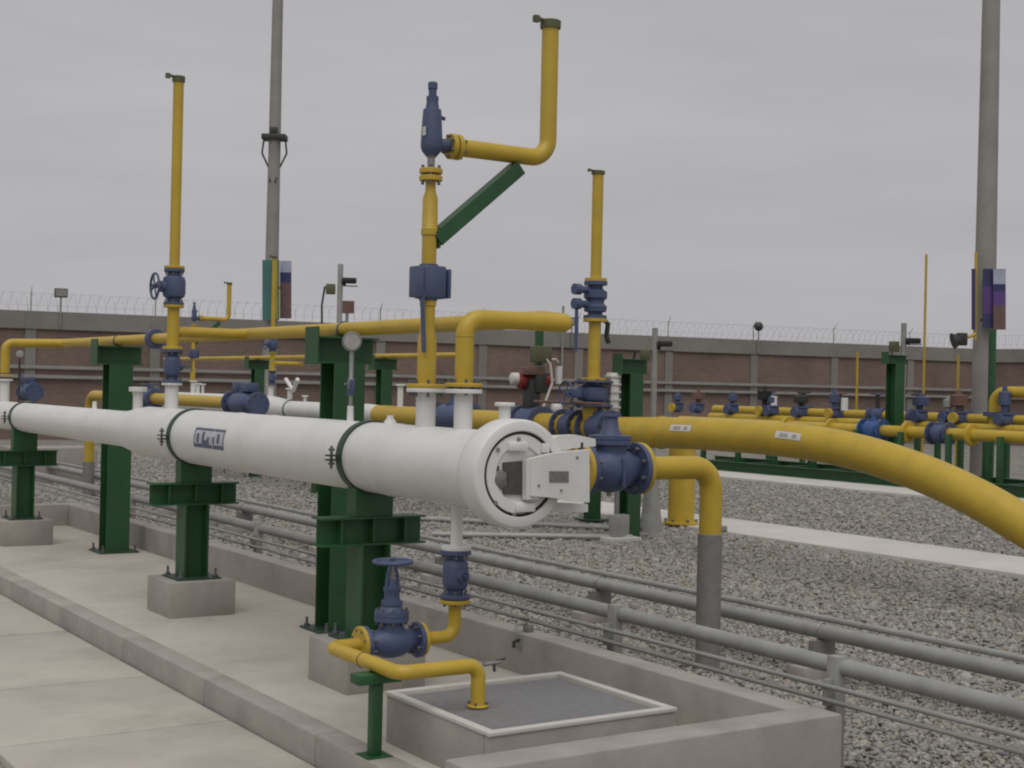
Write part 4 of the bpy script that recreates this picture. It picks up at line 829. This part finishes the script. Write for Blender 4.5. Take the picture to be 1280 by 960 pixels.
# ------------------------------------------------------------------ metering skids at the right
SX = 25.2
def sy(px, x=SX, py=540): return P(px, py, x=x).y
zs = P(1200, 543, x=SX).z
ya, yb_ = sy(1330), sy(850)
fr = T('pipe_skid', 'long low green steel skid beside the far concrete path', 'skid', (SX, ya, 0))
for k, xo_ in enumerate((-.55, 1.3)): fr.part('side_beam', M().ibeam((SX + xo_, ya - 1, .15), (SX + xo_, yb_, .15), .24, .16, .02, .014, Z), GREEN)
yy = ya; k = 0
while yy < yb_:
    fr.part('leg', M().box((SX - .25, yy, (zs + .1) / 2), (.11, .11, zs - .1), 0, .004), GREEN); fr.part('cross_beam', M().box((SX + .37, yy, .15), (1.66, .12, .16)), GREEN)
    fr.part('leg', M().box((SX + 1.0, yy, (zs + .1) / 2), (.11, .11, zs - .1), 0, .004), GREEN); yy += 1.35; k += 1
for x_, z_, r_, lb in ((SX, zs, .13, 'near yellow manifold pipe of the metering skid'), (SX + 1.1, zs + .12, .11, 'rear yellow manifold pipe of the metering skid')):
    one('manifold_pipe', M().tube([(x_, ya - 1, z_), (x_, yb_, z_)], r_, 16), YEL, lb, 'pipe', (x_, ya, 0))
valve('line_valve', 'bright blue valve on the skid manifold, left of the camera post foot', (SX, sy(1092), zs), Y, .6, .24, .27, Z, None, stem_l=.15, ma=mat('bright_blue_paint', (.04, .10, .26), .45, .15, 5))
valve('line_valve', 'dark blue valve on the skid manifold, left of the right concrete pole', (SX, sy(1176), zs), Y, .5, .22, .26, Z, None, stem_l=.12)
for px, lb in ((1135, 'between the two blue valves'), (1215, 'in front of the right concrete pole'), (1040, 'just left of the bright blue valve'), (985, 'farthest left')): one('manifold_flange', ring((SX, sy(px), zs), Y, .24, .08), YEL, 'yellow flange ring on the near skid manifold, ' + lb, 'flange', (SX, sy(px), zs - .24), 'flanges on the skid manifold')
xs3 = SX + 1.1
lbl = {846: 'dark blue actuator just above the left end of the thick yellow pipe', 872: 'brown topped blue regulator, second from left along the skid', 915: 'small blue regulator, third from left along the skid', 955: 'blue regulator with tall black head below the round wall lamp', 965: 'slim blue regulator right of the tall black one', 1000: 'small blue regulator with dark lid left of the pillar', 1042: 'wide blue regulator with white cap at the wall pillar', 1150: 'blue regulator left of the yellow wall pipe', 1185: 'pale regulator cluster below the yellow wall pipe', 1198: 'brown regulator just left of the right pole', 1255: 'blue valve under the yellow bend at the right edge'}
for k, (px, lb) in enumerate(lbl.items()):
    y_ = sy(px, xs3); o = V(xs3, y_, zs + .12); h = (.30, .42, .34, .52, .30, .36, .46, .42, .36, .5, .62)[k]
    t = T('regulator', lb, 'regulator', o + Z * .1, 'regulators on the metering skid')
    hd_ = (BLUE, BROWN, BLUE, BLACK, BLUE, DARK, BLUE, BLUE, GALV, BROWN, BLUE)[k]
    t.part('body', M().lathe(o + Z * .08, Z, [(0, .09), (.05, .09), (.06, .16), (.16, .18), (.24, .16), (.25, .2), (.29, .2)], 16), BLUE)
    t.part('head', M().lathe(o + Z * .36, Z, [(0, .07), (h * .25, .07), (h * .3, .19 if k % 2 else .13), (h * .75, .2 if k % 2 else .13), (h * .8, .06), (h, .05)], 16), hd_)
    t.part('side_flange', ring(o + V(-.2, 0, .22), X, .13, .08), BLUE if k % 3 else YEL)
    if k in (3, 6): t.part('white_cap', M().cyl(o + V(0, -.35, .3), o + V(0, -.35, .62), .09, seg=12), WHITE)
for px, lb in ((1072, 'thin yellow pipe upright against the wall, left of the green post'), (1158, 'tall thin yellow vent rising high above the wall at right'), (1198, 'short thin yellow pipe upright left of the right pole')):
    top = {1072: 440, 1158: 318, 1198: 443}[px]; a_ = P(px, top, x=29.5)
    one('far_vent', M().tube([(a_.x, a_.y, 0), (a_.x, a_.y, a_.z)], .032, 8), YEL, lb, 'vent', (a_.x, a_.y, 0))
for px, lb in ((1119, 'green T-headed post beside the right camera post'),): post(23.0 + 2.6, px, P(px, 444, x=25.6).z, 0, lb, 'posts at the skid', .3, .7)
a_ = [P(1243, 512, x=26.5), P(1243, 490, x=26.5)]; yE_ = a_[0].y
el = pipe('yellow_bend', 'yellow pipe bend at the right edge above the skid', [(26.5, yE_, zs), (26.5, yE_, a_[1].z), (26.5, yE_ - 6, a_[1].z)], .13, .3); el.part('flange', ring((26.5, yE_, zs + .45), Z, .24, .1), BLUE)
one('skid_pipe', M().tube([(28.2, ya - 1, zs + .3), (28.2, yb_ + 2, zs + .3)], .12, 12), YEL, 'farthest yellow pipe of the skids in front of the wall', 'pipe', (28.2, ya, 0))
for k in range(9):
    y_ = ya + 1 + k * (yb_ - ya) / 9; o = V(28.2, y_, zs + .3); t = T('skid_valve', ('first', 'second', 'third', 'fourth', 'fifth', 'sixth', 'seventh', 'eighth', 'ninth')[8 - k] + ' from the left of the small dark valves on the farthest skid pipe', 'valve', o, 'small valves on the farthest skid pipe'); t.part('body', M().lathe(o - Y * .25, Y, [(0, .2), (.05, .2), (.08, .14), (.25, .2), (.42, .14), (.45, .2), (.5, .2)], 14), BLUE); t.part('yoke', M().cyl(o, o + Z * .55, .06, seg=8), DARK); t.part('handwheel', M().torus(o + Z * .55, Z, .17, .025, 18, 6), (BROWN, DARK, BLUE)[k % 3]); t.part('leg', M().box(o - Z * (zs + .3) / 2, (.12, .12, zs + .1)), GREEN)
